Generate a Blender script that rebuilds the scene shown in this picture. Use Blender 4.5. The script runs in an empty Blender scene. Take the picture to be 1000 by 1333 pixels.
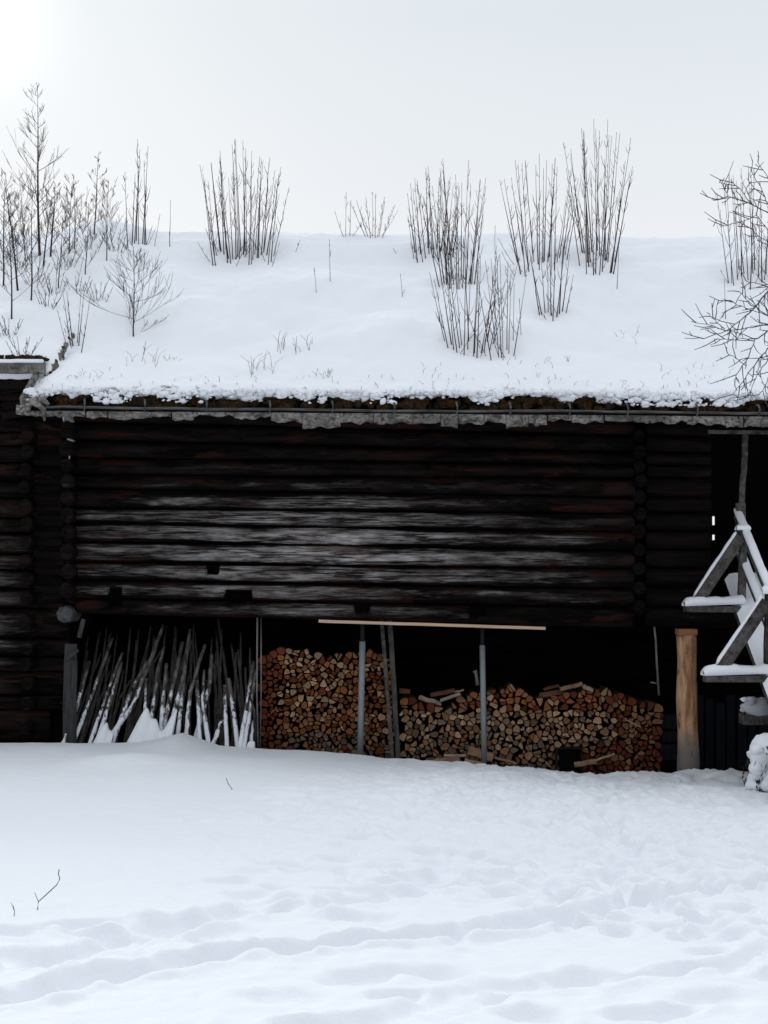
import bpy, math, random
import numpy as np
from mathutils import Vector
R = math.radians
S = bpy.context.scene
COL = S.collection
rnd = random.Random(7)

# ------------------------------------------------------------------ camera, sky, sun, exposure
cam_d = bpy.data.cameras.new('camera'); cam = bpy.data.objects.new('camera', cam_d); COL.objects.link(cam)
cam.location = (0, 0, 0); cam.rotation_euler = (R(90), 0, 0)
cam_d.sensor_fit = 'HORIZONTAL'; cam_d.sensor_width = 36; cam_d.lens = 72
cam_d.shift_y = 0.0835; cam_d.clip_start = .1; cam_d.clip_end = 3000
S.camera = cam
SUN = Vector((-.30, 1, .46)).normalized(); GLOW = Vector((-.262, 1, .365)).normalized()
w = bpy.data.worlds.new('World'); S.world = w; w.use_nodes = True
nt = w.node_tree; N = nt.nodes; L = nt.links; N.clear()
out = N.new('ShaderNodeOutputWorld'); bg = N.new('ShaderNodeBackground'); L.new(bg.outputs[0], out.inputs[0])
sky = N.new('ShaderNodeTexSky'); sky.sky_type = 'NISHITA'; sky.sun_disc = False
sky.sun_elevation = math.asin(SUN.z); sky.sun_rotation = math.atan2(SUN.x, SUN.y)
sky.dust_density = 5; sky.air_density = 1
tc = N.new('ShaderNodeTexCoord')
sc_ = N.new('ShaderNodeVectorMath'); sc_.operation = 'SCALE'; sc_.inputs['Scale'].default_value = .08
L.new(sky.outputs[0], sc_.inputs[0])
dot = N.new('ShaderNodeVectorMath'); dot.operation = 'DOT_PRODUCT'; dot.inputs[1].default_value = GLOW
L.new(tc.outputs['Generated'], dot.inputs[0])
def mth(op, a, b=None, nodes=N, links=L, clamp=False):
    m = nodes.new('ShaderNodeMath'); m.operation = op; m.use_clamp = clamp
    for i, v in enumerate((a, b)):
        if v is None: continue
        if isinstance(v, (int, float)): m.inputs[i].default_value = v
        else: links.new(v, m.inputs[i])
    return m.outputs[0]
d0 = mth('MAXIMUM', dot.outputs['Value'], 0.0)
g1 = mth('MULTIPLY', mth('POWER', d0, 1400.0), .22)
g2 = mth('MULTIPLY', mth('POWER', d0, 90.0), .05)
g = mth('ADD', g1, g2)
sep = N.new('ShaderNodeSeparateXYZ'); L.new(tc.outputs['Generated'], sep.inputs[0])
ramp = N.new('ShaderNodeValToRGB'); L.new(sep.outputs['Z'], ramp.inputs[0])
e = ramp.color_ramp.elements
e[0].position = 0.0; e[0].color = (.89, .895, .935, 1); e[1].position = .34; e[1].color = (.73, .785, .835, 1)
x = ramp.color_ramp.elements.new(.2); x.color = (.84, .87, .91, 1)
x = ramp.color_ramp.elements.new(.9); x.color = (.76, .81, .87, 1)
# an overcast sky is brightest overhead and on the sun's side; low down behind the camera it is dull
zen = mth('MULTIPLY', mth('POWER', mth('MAXIMUM', mth('SUBTRACT', sep.outputs['Z'], .36), 0.0), 1.0), 1.05)
sepy = mth('ADD', mth('MULTIPLY', mth('MINIMUM', mth('MAXIMUM', sep.outputs['Y'], -.7), .3), .30), .91)
cl = N.new('ShaderNodeTexNoise'); cl.inputs['Scale'].default_value = 2.2; cl.inputs['Detail'].default_value = 3
L.new(tc.outputs['Generated'], cl.inputs['Vector'])
clm = mth('ADD', mth('MULTIPLY', cl.outputs['Fac'], .10), .95)
clm = mth('MULTIPLY', mth('MULTIPLY', clm, mth('ADD', zen, 1.0)), sepy)
cs = N.new('ShaderNodeVectorMath'); cs.operation = 'SCALE'; L.new(ramp.outputs[0], cs.inputs[0]); L.new(clm, cs.inputs['Scale'])
mx = N.new('ShaderNodeMix'); mx.data_type = 'RGBA'; mx.inputs[0].default_value = .985
L.new(sc_.outputs[0], mx.inputs[6]); L.new(cs.outputs[0], mx.inputs[7])
ad = N.new('ShaderNodeVectorMath'); ad.operation = 'ADD'
cb = N.new('ShaderNodeCombineXYZ'); L.new(g, cb.inputs[0]); L.new(mth('MULTIPLY', g, .97), cb.inputs[1]); L.new(mth('MULTIPLY', g, .85), cb.inputs[2])
L.new(mx.outputs[2], ad.inputs[0]); L.new(cb.outputs[0], ad.inputs[1])
L.new(ad.outputs[0], bg.inputs[0]); bg.inputs[1].default_value = 1.0
sd = bpy.data.lights.new('sun', 'SUN'); sd.energy = 1.35; sd.angle = R(20); sd.color = (1, .96, .9)
so = bpy.data.objects.new('sun', sd); COL.objects.link(so); so.rotation_euler = SUN.to_track_quat('Z', 'Y').to_euler()
S.view_settings.view_transform = 'Standard'; S.view_settings.look = 'None'
S.view_settings.exposure = 0.03; S.view_settings.gamma = 1

# ------------------------------------------------------------------ helpers
F = 2000.0; HY = 750.0
def P(px, py, Y): return Vector(((px-500)/F*Y, Y, (HY-py)/F*Y))
def smooth(t): return t*t*(3-2*t)
def _h(ix, iy, s):
    n = (ix.astype(np.int64)*374761393 + iy.astype(np.int64)*668265263 + s*1274126177) & 0xffffffff
    n = ((n ^ (n >> 13))*1274126177) & 0xffffffff
    return ((n ^ (n >> 16)) & 0xffff)/65535.0
def vn(x, y, s=0):
    x = np.asarray(x, float); y = np.asarray(y, float); x, y = np.broadcast_arrays(x, y)
    ix = np.floor(x); iy = np.floor(y); fx = smooth(x-ix); fy = smooth(y-iy)
    a = _h(ix, iy, s); b = _h(ix+1, iy, s); c = _h(ix, iy+1, s); d = _h(ix+1, iy+1, s)
    return (a*(1-fx)+b*fx)*(1-fy) + (c*(1-fx)+d*fx)*fy
def fbm(x, y, s=0, o=4):
    r = 0; a = .5
    for i in range(o):
        r = r + a*(vn(np.asarray(x)*2**i + i*17.3, np.asarray(y)*2**i + i*5.1, s+i)*2-1); a *= .5
    return r
class MB:
    def __init__(s): s.v = []; s.f = []; s.m = []; s.c = []; s.pc = []
    def add(s, vs, fs, m=0, c=None):
        o = len(s.v); s.v.extend([tuple(v) for v in vs])
        for f in fs: s.f.append(tuple(i+o for i in f)); s.m.append(m); s.c.append(c)
    def tube(s, pts, rads, n=5, m=0, caps=True):
        pts = [Vector(p) for p in pts]; vs = []; up = Vector((.13, .21, .97))
        for i, p in enumerate(pts):
            d = (pts[min(i+1, len(pts)-1)] - pts[max(i-1, 0)]).normalized()
            a = d.cross(up if abs(d.dot(up)) < .95 else Vector((1, 0, 0))).normalized(); b = d.cross(a)
            for k in range(n):
                t = 2*math.pi*k/n; vs.append(p + (a*math.cos(t)+b*math.sin(t))*rads[i])
        fs = []
        for i in range(len(pts)-1):
            for k in range(n):
                fs.append((i*n+k, i*n+(k+1) % n, (i+1)*n+(k+1) % n, (i+1)*n+k))
        if caps: fs.append(tuple(range(n))[::-1]); fs.append(tuple((len(pts)-1)*n+k for k in range(n)))
        s.add(vs, fs, m)
    def box(s, x0, x1, y0, y1, z0, z1, m=0):
        vs = [(x, y, z) for z in (z0, z1) for y in (y0, y1) for x in (x0, x1)]
        s.add(vs, [(0, 2, 3, 1), (4, 5, 7, 6), (0, 1, 5, 4), (2, 6, 7, 3), (0, 4, 6, 2), (1, 3, 7, 5)], m)
    def beam(s, a, b, wd, h, m=0, up=Vector((0, 0, 1)), seg=1, j=0, rot=0):
        a = Vector(a); b = Vector(b); d = (b-a).normalized()
        sx = d.cross(up).normalized(); uz = sx.cross(d)
        if rot: sx, uz = sx*math.cos(rot)+uz*math.sin(rot), uz*math.cos(rot)-sx*math.sin(rot)
        prof = [(-1, -.82), (-.82, -1), (.82, -1), (1, -.82), (1, .82), (.82, 1), (-.82, 1), (-1, .82)]
        vs = []
        for i in range(seg+1):
            p = a.lerp(b, i/seg) + Vector((rnd.uniform(-j, j), rnd.uniform(-j, j), rnd.uniform(-j, j)))
            for (u, v) in prof: vs.append(p + sx*u*wd/2 + uz*v*h/2)
        n = 8; fs = [(i*n+k, i*n+(k+1) % n, (i+1)*n+(k+1) % n, (i+1)*n+k) for i in range(seg) for k in range(n)]
        fs += [tuple(range(n))[::-1], tuple(seg*n+k for k in range(n))]
        s.add(vs, fs, m)
    def blob(s, c, r, m=0, sub=8, amp=.25, seed=0):
        c = Vector(c); n = sub; vs = [c+Vector((0, 0, r[2]))]; rr = random.Random(seed)
        for i in range(1, n//2+1):
            th = math.pi*i/(n//2+1)
            for k in range(n):
                ph = 2*math.pi*k/n; q = 1+rr.uniform(-amp, amp)
                vs.append(c+Vector((math.sin(th)*math.cos(ph)*r[0]*q, math.sin(th)*math.sin(ph)*r[1]*q, math.cos(th)*r[2]*q)))
        vs.append(c-Vector((0, 0, r[2]))); fs = []
        for k in range(n): fs.append((0, 1+k, 1+(k+1) % n))
        for i in range(n//2-1):
            for k in range(n): fs.append((1+i*n+k, 1+(i+1)*n+k, 1+(i+1)*n+(k+1) % n, 1+i*n+(k+1) % n))
        b = len(vs)-1; o = 1+(n//2-1)*n
        for k in range(n): fs.append((o+k, b, o+(k+1) % n))
        s.add(vs, fs, m)
    def build(s, name, mats, parent=None, smooth_=True, loc=None, colattr=False):
        me = bpy.data.meshes.new(name)
        org = Vector(loc) if loc is not None else Vector((0, 0, 0))
        me.from_pydata([(v[0]-org.x, v[1]-org.y, v[2]-org.z) for v in s.v], [], s.f)
        for m in (mats if isinstance(mats, (list, tuple)) else [mats]): me.materials.append(m)
        me.polygons.foreach_set('material_index', s.m)
        me.polygons.foreach_set('use_smooth', [smooth_]*len(s.f))
        if s.pc:
            ca = me.color_attributes.new('tint', 'FLOAT_COLOR', 'POINT'); ca.data.foreach_set('color', np.array(s.pc, dtype=np.float32).ravel())
        elif colattr:
            ca = me.color_attributes.new('tint', 'FLOAT_COLOR', 'CORNER'); arr = []
            for f, c in zip(s.f, s.c):
                arr += list(c if c else (1, 1, 1, 1))*len(f)
            ca.data.foreach_set('color', arr)
        me.update()
        o = bpy.data.objects.new(name, me); COL.objects.link(o); o.location = org
        if parent:
            o.parent = parent; o.location = org - parent.location
        return o
def grid_obj(name, X, Y, Z, mat, parent=None):
    ny, nx = Z.shape; me = bpy.data.meshes.new(name)
    co = np.stack([X, Y, Z], -1).reshape(-1, 3).astype(np.float32)
    i = np.arange(nx*ny).reshape(ny, nx)
    q = np.stack([i[:-1, :-1], i[:-1, 1:], i[1:, 1:], i[1:, :-1]], -1).reshape(-1, 4)
    me.vertices.add(len(co)); me.vertices.foreach_set('co', co.ravel())
    me.loops.add(q.size); me.loops.foreach_set('vertex_index', q.ravel().astype(np.int32))
    me.polygons.add(len(q)); me.polygons.foreach_set('loop_start', np.arange(0, q.size, 4, dtype=np.int32))
    me.polygons.foreach_set('use_smooth', np.ones(len(q), bool)); me.update(calc_edges=True)
    me.materials.append(mat); o = bpy.data.objects.new(name, me); COL.objects.link(o)
    if parent: o.parent = parent; o.location = -parent.location
    return o
def empty(name, loc): o = bpy.data.objects.new(name, None); COL.objects.link(o); o.location = loc; return o
def tag(o, label=None, cat=None, group=None, kind=None):
    if label: o['label'] = label
    if cat: o['category'] = cat
    if group: o['group'] = group
    if kind: o['kind'] = kind
    return o

# ------------------------------------------------------------------ materials
def mat(name, rough=.85):
    m = bpy.data.materials.new(name); m.use_nodes = True; n = m.node_tree
    b = n.nodes['Principled BSDF']; b.inputs['Roughness'].default_value = rough
    b.inputs['Specular IOR Level'].default_value = .12
    return m, n, b
def noise(n, scale, detail=4, vec=None, stretch=None, rough=.6, dist=0.0):
    t = n.nodes.new('ShaderNodeTexNoise'); t.inputs['Scale'].default_value = scale
    t.inputs['Detail'].default_value = detail; t.inputs['Roughness'].default_value = rough; t.inputs['Distortion'].default_value = dist
    if vec is None:
        c = n.nodes.new('ShaderNodeTexCoord'); vec = c.outputs['Object']
    if stretch:
        mp = n.nodes.new('ShaderNodeMapping'); mp.inputs['Scale'].default_value = stretch; n.links.new(vec, mp.inputs[0]); vec = mp.outputs[0]
    n.links.new(vec, t.inputs['Vector']); return t.outputs['Fac']
def rmp(n, fac, stops):
    r = n.nodes.new('ShaderNodeValToRGB'); n.links.new(fac, r.inputs[0]); el = r.color_ramp.elements
    while len(el) < len(stops): el.new(.5)
    for e_, (p, c) in zip(el, stops): e_.position = p; e_.color = (*c, 1)
    return r.outputs[0]
def mixc(n, f, a, b, mode='MIX'):
    m = n.nodes.new('ShaderNodeMix'); m.data_type = 'RGBA'; m.blend_type = mode
    for i, v in ((0, f), (6, a), (7, b)):
        if isinstance(v, (int, float)): m.inputs[i].default_value = v
        elif isinstance(v, tuple): m.inputs[i].default_value = (*v, 1)
        else: n.links.new(v, m.inputs[i])
    return m.outputs[2]
def nm(n, op, a, b=None, clamp=False): return mth(op, a, b, n.nodes, n.links, clamp)
def bump(n, b, h, strength=.5, dist=.02):
    bp = n.nodes.new('ShaderNodeBump'); bp.inputs['Strength'].default_value = strength; bp.inputs['Distance'].default_value = dist
    n.links.new(h, bp.inputs['Height']); n.links.new(bp.outputs[0], b.inputs['Normal'])
def g3(v): return (v, v, v)

def make_snow(name, col=(.86, .875, .905), b1=.45):
    m, n, b = mat(name, .7)
    a = noise(n, 45, 5); c = noise(n, 6, 4)
    n.links.new(mixc(n, c, (col[0]*.97, col[1]*.97, col[2]*.985), col), b.inputs['Base Color'])
    h = nm(n, 'ADD', nm(n, 'MULTIPLY', a, .3), nm(n, 'MULTIPLY', c, 1.0)); bump(n, b, h, b1, .02)
    return m
M_snow = make_snow('snow'); M_snow_g = make_snow('ground_snow', (.85, .868, .90), .6)

def log_mat(name, grey_region=None, dark=(.0045, .004, .004), red=(.026, .011, .008), grey=(.15, .15, .155), g_thr=.52, red_thr=.55, fade=None):
    m, n, b = mat(name, .8); b.inputs['Specular IOR Level'].default_value = .03
    tc_ = n.nodes.new('ShaderNodeTexCoord'); v = tc_.outputs['Object']
    streak = noise(n, 1, 6, v, (2.4, 3, 26), .7, .25); fine = noise(n, 1, 5, v, (5, 8, 80), .75, .2)
    patch = noise(n, 1, 5, v, (.55, 1, 4.2), .62, .4); patch2 = noise(n, 1, 4, v, (1.3, 1, 7.5), .65, .5)
    mid = noise(n, 1, 5, v, (2.2, 2, 10), .65, .4)
    sp = n.nodes.new('ShaderNodeSeparateXYZ'); n.links.new(v, sp.inputs[0])
    redf = rmp(n, patch2, [(red_thr-.04, g3(0)), (red_thr+.04, g3(1))])
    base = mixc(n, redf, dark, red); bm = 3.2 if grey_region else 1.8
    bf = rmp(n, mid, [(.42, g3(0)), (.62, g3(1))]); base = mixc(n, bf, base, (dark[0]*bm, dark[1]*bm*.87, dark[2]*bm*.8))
    # the grey: a weathered region where rain has stripped the tar
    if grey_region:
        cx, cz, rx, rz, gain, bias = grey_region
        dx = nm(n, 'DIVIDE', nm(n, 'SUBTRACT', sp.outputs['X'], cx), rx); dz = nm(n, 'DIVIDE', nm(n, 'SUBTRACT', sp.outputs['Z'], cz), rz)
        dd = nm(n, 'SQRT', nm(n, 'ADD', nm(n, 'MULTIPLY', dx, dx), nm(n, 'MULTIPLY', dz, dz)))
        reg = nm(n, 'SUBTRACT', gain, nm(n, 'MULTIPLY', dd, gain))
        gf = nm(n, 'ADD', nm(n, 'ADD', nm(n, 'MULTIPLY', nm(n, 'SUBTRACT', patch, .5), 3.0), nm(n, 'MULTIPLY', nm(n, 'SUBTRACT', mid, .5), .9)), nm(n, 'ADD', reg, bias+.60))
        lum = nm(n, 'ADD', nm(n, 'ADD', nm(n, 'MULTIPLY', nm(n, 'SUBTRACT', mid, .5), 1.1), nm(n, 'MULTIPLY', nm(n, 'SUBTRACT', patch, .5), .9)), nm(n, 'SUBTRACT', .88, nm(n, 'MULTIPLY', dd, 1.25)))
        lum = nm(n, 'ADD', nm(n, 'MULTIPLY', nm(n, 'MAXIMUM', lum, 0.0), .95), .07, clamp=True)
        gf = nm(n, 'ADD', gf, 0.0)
    else:
        gf = nm(n, 'ADD', nm(n, 'MULTIPLY', nm(n, 'SUBTRACT', patch, .5), 3.0), nm(n, 'ADD', nm(n, 'MULTIPLY', nm(n, 'SUBTRACT', mid, .5), 2.2), g_thr-.5))
        gf = nm(n, 'ADD', gf, 0.0)
    at = n.nodes.new('ShaderNodeVertexColor'); at.layer_name = 'tint'; ats = n.nodes.new('ShaderNodeSeparateColor'); n.links.new(at.outputs[0], ats.inputs[0])
    crown = nm(n, 'POWER', ats.outputs[1], 3.0)
    if grey_region: gf = nm(n, 'ADD', gf, nm(n, 'MULTIPLY', nm(n, 'SUBTRACT', ats.outputs[0], .5), .55))
    gf = nm(n, 'SUBTRACT', gf, nm(n, 'MULTIPLY', crown, 1.9), clamp=True)
    ck = noise(n, 1, 4, v, (.45, 2, 16), .5, .5); crack = rmp(n, ck, [(.478, g3(1)), (.492, g3(.05)), (.508, g3(.05)), (.522, g3(1))])
    gf = nm(n, 'MULTIPLY', rmp(n, gf, [(.30, g3(0)), (.40, g3(.6)), (.7, g3(.85)), (1, g3(1))]), crack)
    sf = rmp(n, streak, [(.40, g3(.10)), (.45, g3(.55)), (.56, g3(1))])
    ff = rmp(n, fine, [(.36, g3(.35)), (.46, g3(1))])
    gg = nm(n, 'MULTIPLY', gf, nm(n, 'MULTIPLY', sf, ff))
    grc = mixc(n, rmp(n, noise(n, 1, 4, v, (2.0, 1, 10), .6, .6), [(.38, g3(0)), (.62, g3(1))]), (grey[0]*1.1, grey[1]*1.08, grey[2]*1.07), (grey[0]*.40, grey[1]*.33, grey[2]*.30))
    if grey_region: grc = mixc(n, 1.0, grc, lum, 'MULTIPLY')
    col = mixc(n, gg, base, grc)
    n.links.new(col, b.inputs['Base Color'])
    h = nm(n, 'ADD', nm(n, 'MULTIPLY', streak, 1.0), nm(n, 'MULTIPLY', fine, .5)); bump(n, b, nm(n, 'ADD', h, nm(n, 'MULTIPLY', crack, .6)), .9, .03)
    return m
M_wall = log_mat('tarred_logs_main', (-.85, .32, 4.6, 1.12, 2.1, -.62), grey=(.60, .59, .59), red=(.032, .012, .009), red_thr=.55)  # unweathered upper logs stay tar-dark, which also paints in the eave's shade
M_shed = log_mat('tarred_logs_shed', (-4.9, -.3, 1.0, 1.9, 1.6, -.35), grey=(.22, .205, .195), red=(.04, .018, .013))
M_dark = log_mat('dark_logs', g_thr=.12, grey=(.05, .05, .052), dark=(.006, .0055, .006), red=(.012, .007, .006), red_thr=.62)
M_ends = log_mat('dark_log_ends', g_thr=.36, grey=(.07, .068, .068), dark=(.007, .006, .006), red=(.02, .011, .009))

def wood(name, a, b_, st=(3, 3, 40), rough=.8, bs=.5, dark=None):
    m, n, b = mat(name, rough); v = n.nodes.new('ShaderNodeTexCoord').outputs['Object']
    f = noise(n, 1, 6, v, st, .7, .5); k = noise(n, 3.5, 4, v)
    c = mixc(n, rmp(n, f, [(.35, g3(0)), (.65, g3(1))]), a, b_)
    if dark: c = mixc(n, rmp(n, k, [(.5, g3(0)), (.68, g3(1))]), c, dark)
    n.links.new(c, b.inputs['Base Color']); bump(n, b, f, bs, .01); return m
M_jamb = wood('dark_grey_jamb', (.06, .06, .062), (.02, .02, .02), (30, 20, 3))
M_board = wood('grey_roof_boards', (.12, .12, .12), (.04, .038, .036), (2, 20, 40))
M_rail = wood('weathered_rail_timber', (.13, .12, .115), (.04, .036, .034), (14, 14, 14), dark=(.02, .016, .016))
M_pole_eave = wood('grey_eave_pole', (.13, .125, .12), (.03, .028, .026), (3, 30, 30))
M_fresh = wood('fresh_sawn_lath', (.62, .45, .32), (.50, .34, .23), (2, 20, 40))
M_orange = wood('orange_block', (.38, .18, .085), (.28, .12, .055), (4, 20, 60))
def bark_strip():
    m, n, b = mat('birch_bark'); v = n.nodes.new('ShaderNodeTexCoord').outputs['Object']
    f = noise(n, 1, 6, v, (9, 9, 16), .75, 1.0); k = noise(n, 1, 4, v, (1.7, 2, 3)); sp = noise(n, 1, 3, v, (30, 20, 14))
    c = mixc(n, rmp(n, f, [(.38, g3(0)), (.6, g3(1))]), (.05, .043, .038), (.33, .31, .29))
    c = mixc(n, rmp(n, k, [(.45, g3(0)), (.62, g3(.55))]), c, (.06, .052, .048))
    c = mixc(n, rmp(n, sp, [(.6, g3(0)), (.66, g3(.8))]), c, (.02, .018, .016))
    n.links.new(c, b.inputs['Base Color']); bump(n, b, f, .7, .02); return m
M_barkstrip = bark_strip()
def turf():
    m, n, b = mat('turf', 1); v = n.nodes.new('ShaderNodeTexCoord').outputs['Object']
    k = noise(n, 1, 4, v, (2.2, 2.2, 6)); f = noise(n, 40, 4, v)
    c = rmp(n, k, [(.36, (.012, .010, .007)), (.47, (.05, .027, .012)), (.54, (.075, .034, .013)), (.66, (.035, .03, .012))])
    c = mixc(n, rmp(n, f, [(.4, g3(0)), (.65, g3(1))]), c, (.010, .008, .006)); n.links.new(c, b.inputs['Base Color']); return m
M_turf = turf()
def simple(name, col, rough=.85, metal=0, var=.3, sc=12):
    m, n, b = mat(name, rough); f = noise(n, sc, 4)
    n.links.new(mixc(n, f, tuple(c*(1-var) for c in col), tuple(min(1, c*(1+var)) for c in col)), b.inputs['Base Color'])
    b.inputs['Metallic'].default_value = metal; bump(n, b, f, .2, .005); return m
M_twig = simple('shoot_bark', (.055, .034, .032), .7, 0, .5, 25)
M_birch = simple('young_birch_bark', (.045, .033, .033), .7, 0, .5, 25)
M_grass = simple('dry_grass', (.30, .24, .17), .9)
M_lichen = simple('lichen_branch', (.085, .075, .075), .85, 0, .6, 40)
M_metal = simple('galvanised_steel', (.22, .25, .26), .5, .3, .25, 20)
M_blackm = simple('black_steel', (.012, .012, .012), .6)
M_dirt = simple('dirt', (.018, .014, .012), 1, 0, .4, 5)
M_void = simple('shade_black_timber', (.007, .0065, .0065), .95, 0, .4, 5)  # near-black base colour puts deep interior shade into the timber
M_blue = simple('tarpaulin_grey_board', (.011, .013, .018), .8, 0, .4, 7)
def stake_mat():
    m, n, b = mat('stake_bark'); v = n.nodes.new('ShaderNodeTexCoord').outputs['Object']
    f = noise(n, 1, 5, v, (14, 14, 5), .7); k = noise(n, 1, 5, v, (18, 18, 7), .7)
    c = mixc(n, rmp(n, f, [(.4, g3(0)), (.62, g3(1))]), (.035, .03, .028), (.17, .155, .14))
    ge = n.nodes.new('ShaderNodeNewGeometry'); sp = n.nodes.new('ShaderNodeSeparateXYZ'); n.links.new(ge.outputs['Normal'], sp.inputs[0])
    pz = n.nodes.new('ShaderNodeSeparateXYZ'); n.links.new(ge.outputs['Position'], pz.inputs[0])
    low = nm(n, 'MULTIPLY', nm(n, 'SUBTRACT', -1.22, pz.outputs['Z']), 1.3)      # wind-blown snow clings to the foot
    s = nm(n, 'ADD', nm(n, 'MULTIPLY', nm(n, 'SUBTRACT', k, .5), 2.6), nm(n, 'ADD', low, nm(n, 'SUBTRACT', nm(n, 'MULTIPLY', nm(n, 'MULTIPLY', sp.outputs['Y'], -1.0), .45), .35)), clamp=True)
    s = rmp(n, s, [(.25, g3(0)), (.5, g3(1))])
    c = mixc(n, s, c, (.80, .82, .87)); n.links.new(c, b.inputs['Base Color']); bump(n, b, nm(n, 'ADD', f, s), .6, .015); return m
M_stake = stake_mat()
M_stake_d = wood('dark_stake_bark', (.10, .092, .085), (.035, .03, .028), (14, 14, 4))
def post_mat():
    m, n, b = mat('peeled_post', .65); v = n.nodes.new('ShaderNodeTexCoord').outputs['Object']
    sp = n.nodes.new('ShaderNodeSeparateXYZ'); n.links.new(v, sp.inputs[0])
    f = noise(n, 1, 6, v, (16, 16, 2.5), .65, .4); k = noise(n, 1, 3, v, (12, 12, 5)); q = noise(n, 1, 3, v, (3, 3, 1.5))
    low = nm(n, 'ADD', nm(n, 'MULTIPLY', nm(n, 'SUBTRACT', sp.outputs['Z'], .42), 2.0), q)   # Z above the foot
    c = mixc(n, rmp(n, f, [(.38, g3(0)), (.6, g3(1))]), (.27, .125, .06), (.58, .34, .20))
    c = mixc(n, rmp(n, low, [(.2, g3(0)), (.9, g3(1))]), (.20, .175, .16), c)
    c = mixc(n, rmp(n, k, [(.63, g3(0)), (.68, g3(.85))]), c, (.07, .035, .02))
    n.links.new(c, b.inputs['Base Color']); bump(n, b, nm(n, 'ADD', f, k), .4, .015); return m
M_post = post_mat()
def end_mat(name, side=False):
    m, n, b = mat(name, .8); a = n.nodes.new('ShaderNodeVertexColor'); a.layer_name = 'tint'
    v = n.nodes.new('ShaderNodeTexCoord').outputs['Object']; f = noise(n, 55, 4, v); k = noise(n, 14, 3, v, dist=2)
    c = mixc(n, rmp(n, k, [(.35, g3(0)), (.6, g3(1))]), mixc(n, 1.0, a.outputs[0], (.62, .52, .45), 'MULTIPLY'), a.outputs[0])
    c = mixc(n, nm(n, 'MULTIPLY', f, .45), c, (.05, .03, .02))
    n.links.new(c, b.inputs['Base Color']); bump(n, b, f, .4, .01); return m
M_end = end_mat('split_wood_end'); M_bark = simple('firewood_bark', (.05, .03, .022), .95, 0, .5, 15)
M_split = wood('split_wood_side', (.34, .21, .13), (.20, .11, .07), (10, 10, 10))

# ------------------------------------------------------------------ the ground (one snow sheet out to the horizon) and the barn's dirt floor
FLOOR = -2.50
lip = [(-900, 964), (-200, 966), (0, 968), (120, 968), (180, 967), (215, 960), (238, 955), (258, 962), (285, 972), (340, 976), (420, 980), (500, 987), (600, 994), (680, 1003), (730, 1009), (800, 1014), (850, 1008), (950, 1005), (985, 1012), (1040, 1014), (1200, 1000), (1700, 995)]
lx = [(a-500)/F*17.9 for a, b in lip]; lz = [(HY-b)/F*17.9 for a, b in lip]
def base_h(x, Y):
    # the drift mound in the lip is local, the rest of the lip height fans forward
    zw = np.interp(x, lx, lz); sm = np.interp(x, [lx[0], lx[3], lx[8], lx[10], lx[12], lx[15], lx[18], lx[-1]], [lz[0], lz[3], lz[8]+.02, lz[10], lz[12], lz[15]+.02, lz[18], lz[-1]])
    t = np.clip(Y/17.9, -2, 1.0); k = np.clip((Y-16.6)/1.1, 0, 1); k = smooth(k)
    return -1.62 + (sm*(1-k)+zw*k+1.62)*t
def gp(px, py):
    t = (HY-py)/F; lo, hi = 3.0, 18.0
    for _ in range(17):
        Y = (lo+hi)/2; x = (px-500)/F*Y
        if t*Y > base_h(x, Y): lo = Y
        else: hi = Y
    return ((px-500)/F*Y, Y)
def polyd(X, Y, pts):
    best = np.full(X.shape, 1e9); side = np.zeros(X.shape)
    for (a, b) in zip(pts[:-1], pts[1:]):
        dx, dy = b[0]-a[0], b[1]-a[1]; l2 = dx*dx+dy*dy
        t = np.clip(((X-a[0])*dx+(Y-a[1])*dy)/l2, 0, 1)
        d = np.hypot(X-a[0]-t*dx, Y-a[1]-t*dy); best = np.minimum(best, d)
    return best
def axis(segs):
    o = []
    for a, b, st in segs: o += list(np.arange(a, b, st))
    return np.array(o + [segs[-1][1]])
xs = axis([(-1200, -100, 100), (-100, -12, 8), (-12, -5.4, .4), (-5.4, 5.4, .024), (5.4, 12, .4), (12, 100, 8), (100, 1200, 100)])
ys = axis([(-300, -12, 16), (-12, 3.6, .4), (3.6, 5.6, .06), (5.6, 11, .024), (11, 18.25, .03), (18.25, 30, .8), (30, 200, 10), (200, 2400, 200)])
X, Y = np.meshgrid(xs, ys)
win_ = ((np.abs(X) < 5.6) & (Y > 3.4) & (Y < 18.0))
Z = base_h(X, Y)
Z += .035*fbm(X*.5, Y*.6, 3, 3) + .012*fbm(X*2.2, Y*1.1, 5, 3)
rough_ = np.clip((Y*-.35+6.9+X*1.3)/2.4, 0.1, 1)*(.42+1.1*smooth(np.clip((Y-8.5)/4, 0, 1))); Z += win_*rough_*(.016*fbm(X*7, Y*6, 8, 4) + .022*fbm(X*2.6, Y*1.9, 9, 3))
win = ((np.abs(X) < 5.6) & (Y > 3.4) & (Y < 18.3))
TM = np.zeros(X.shape)
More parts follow.
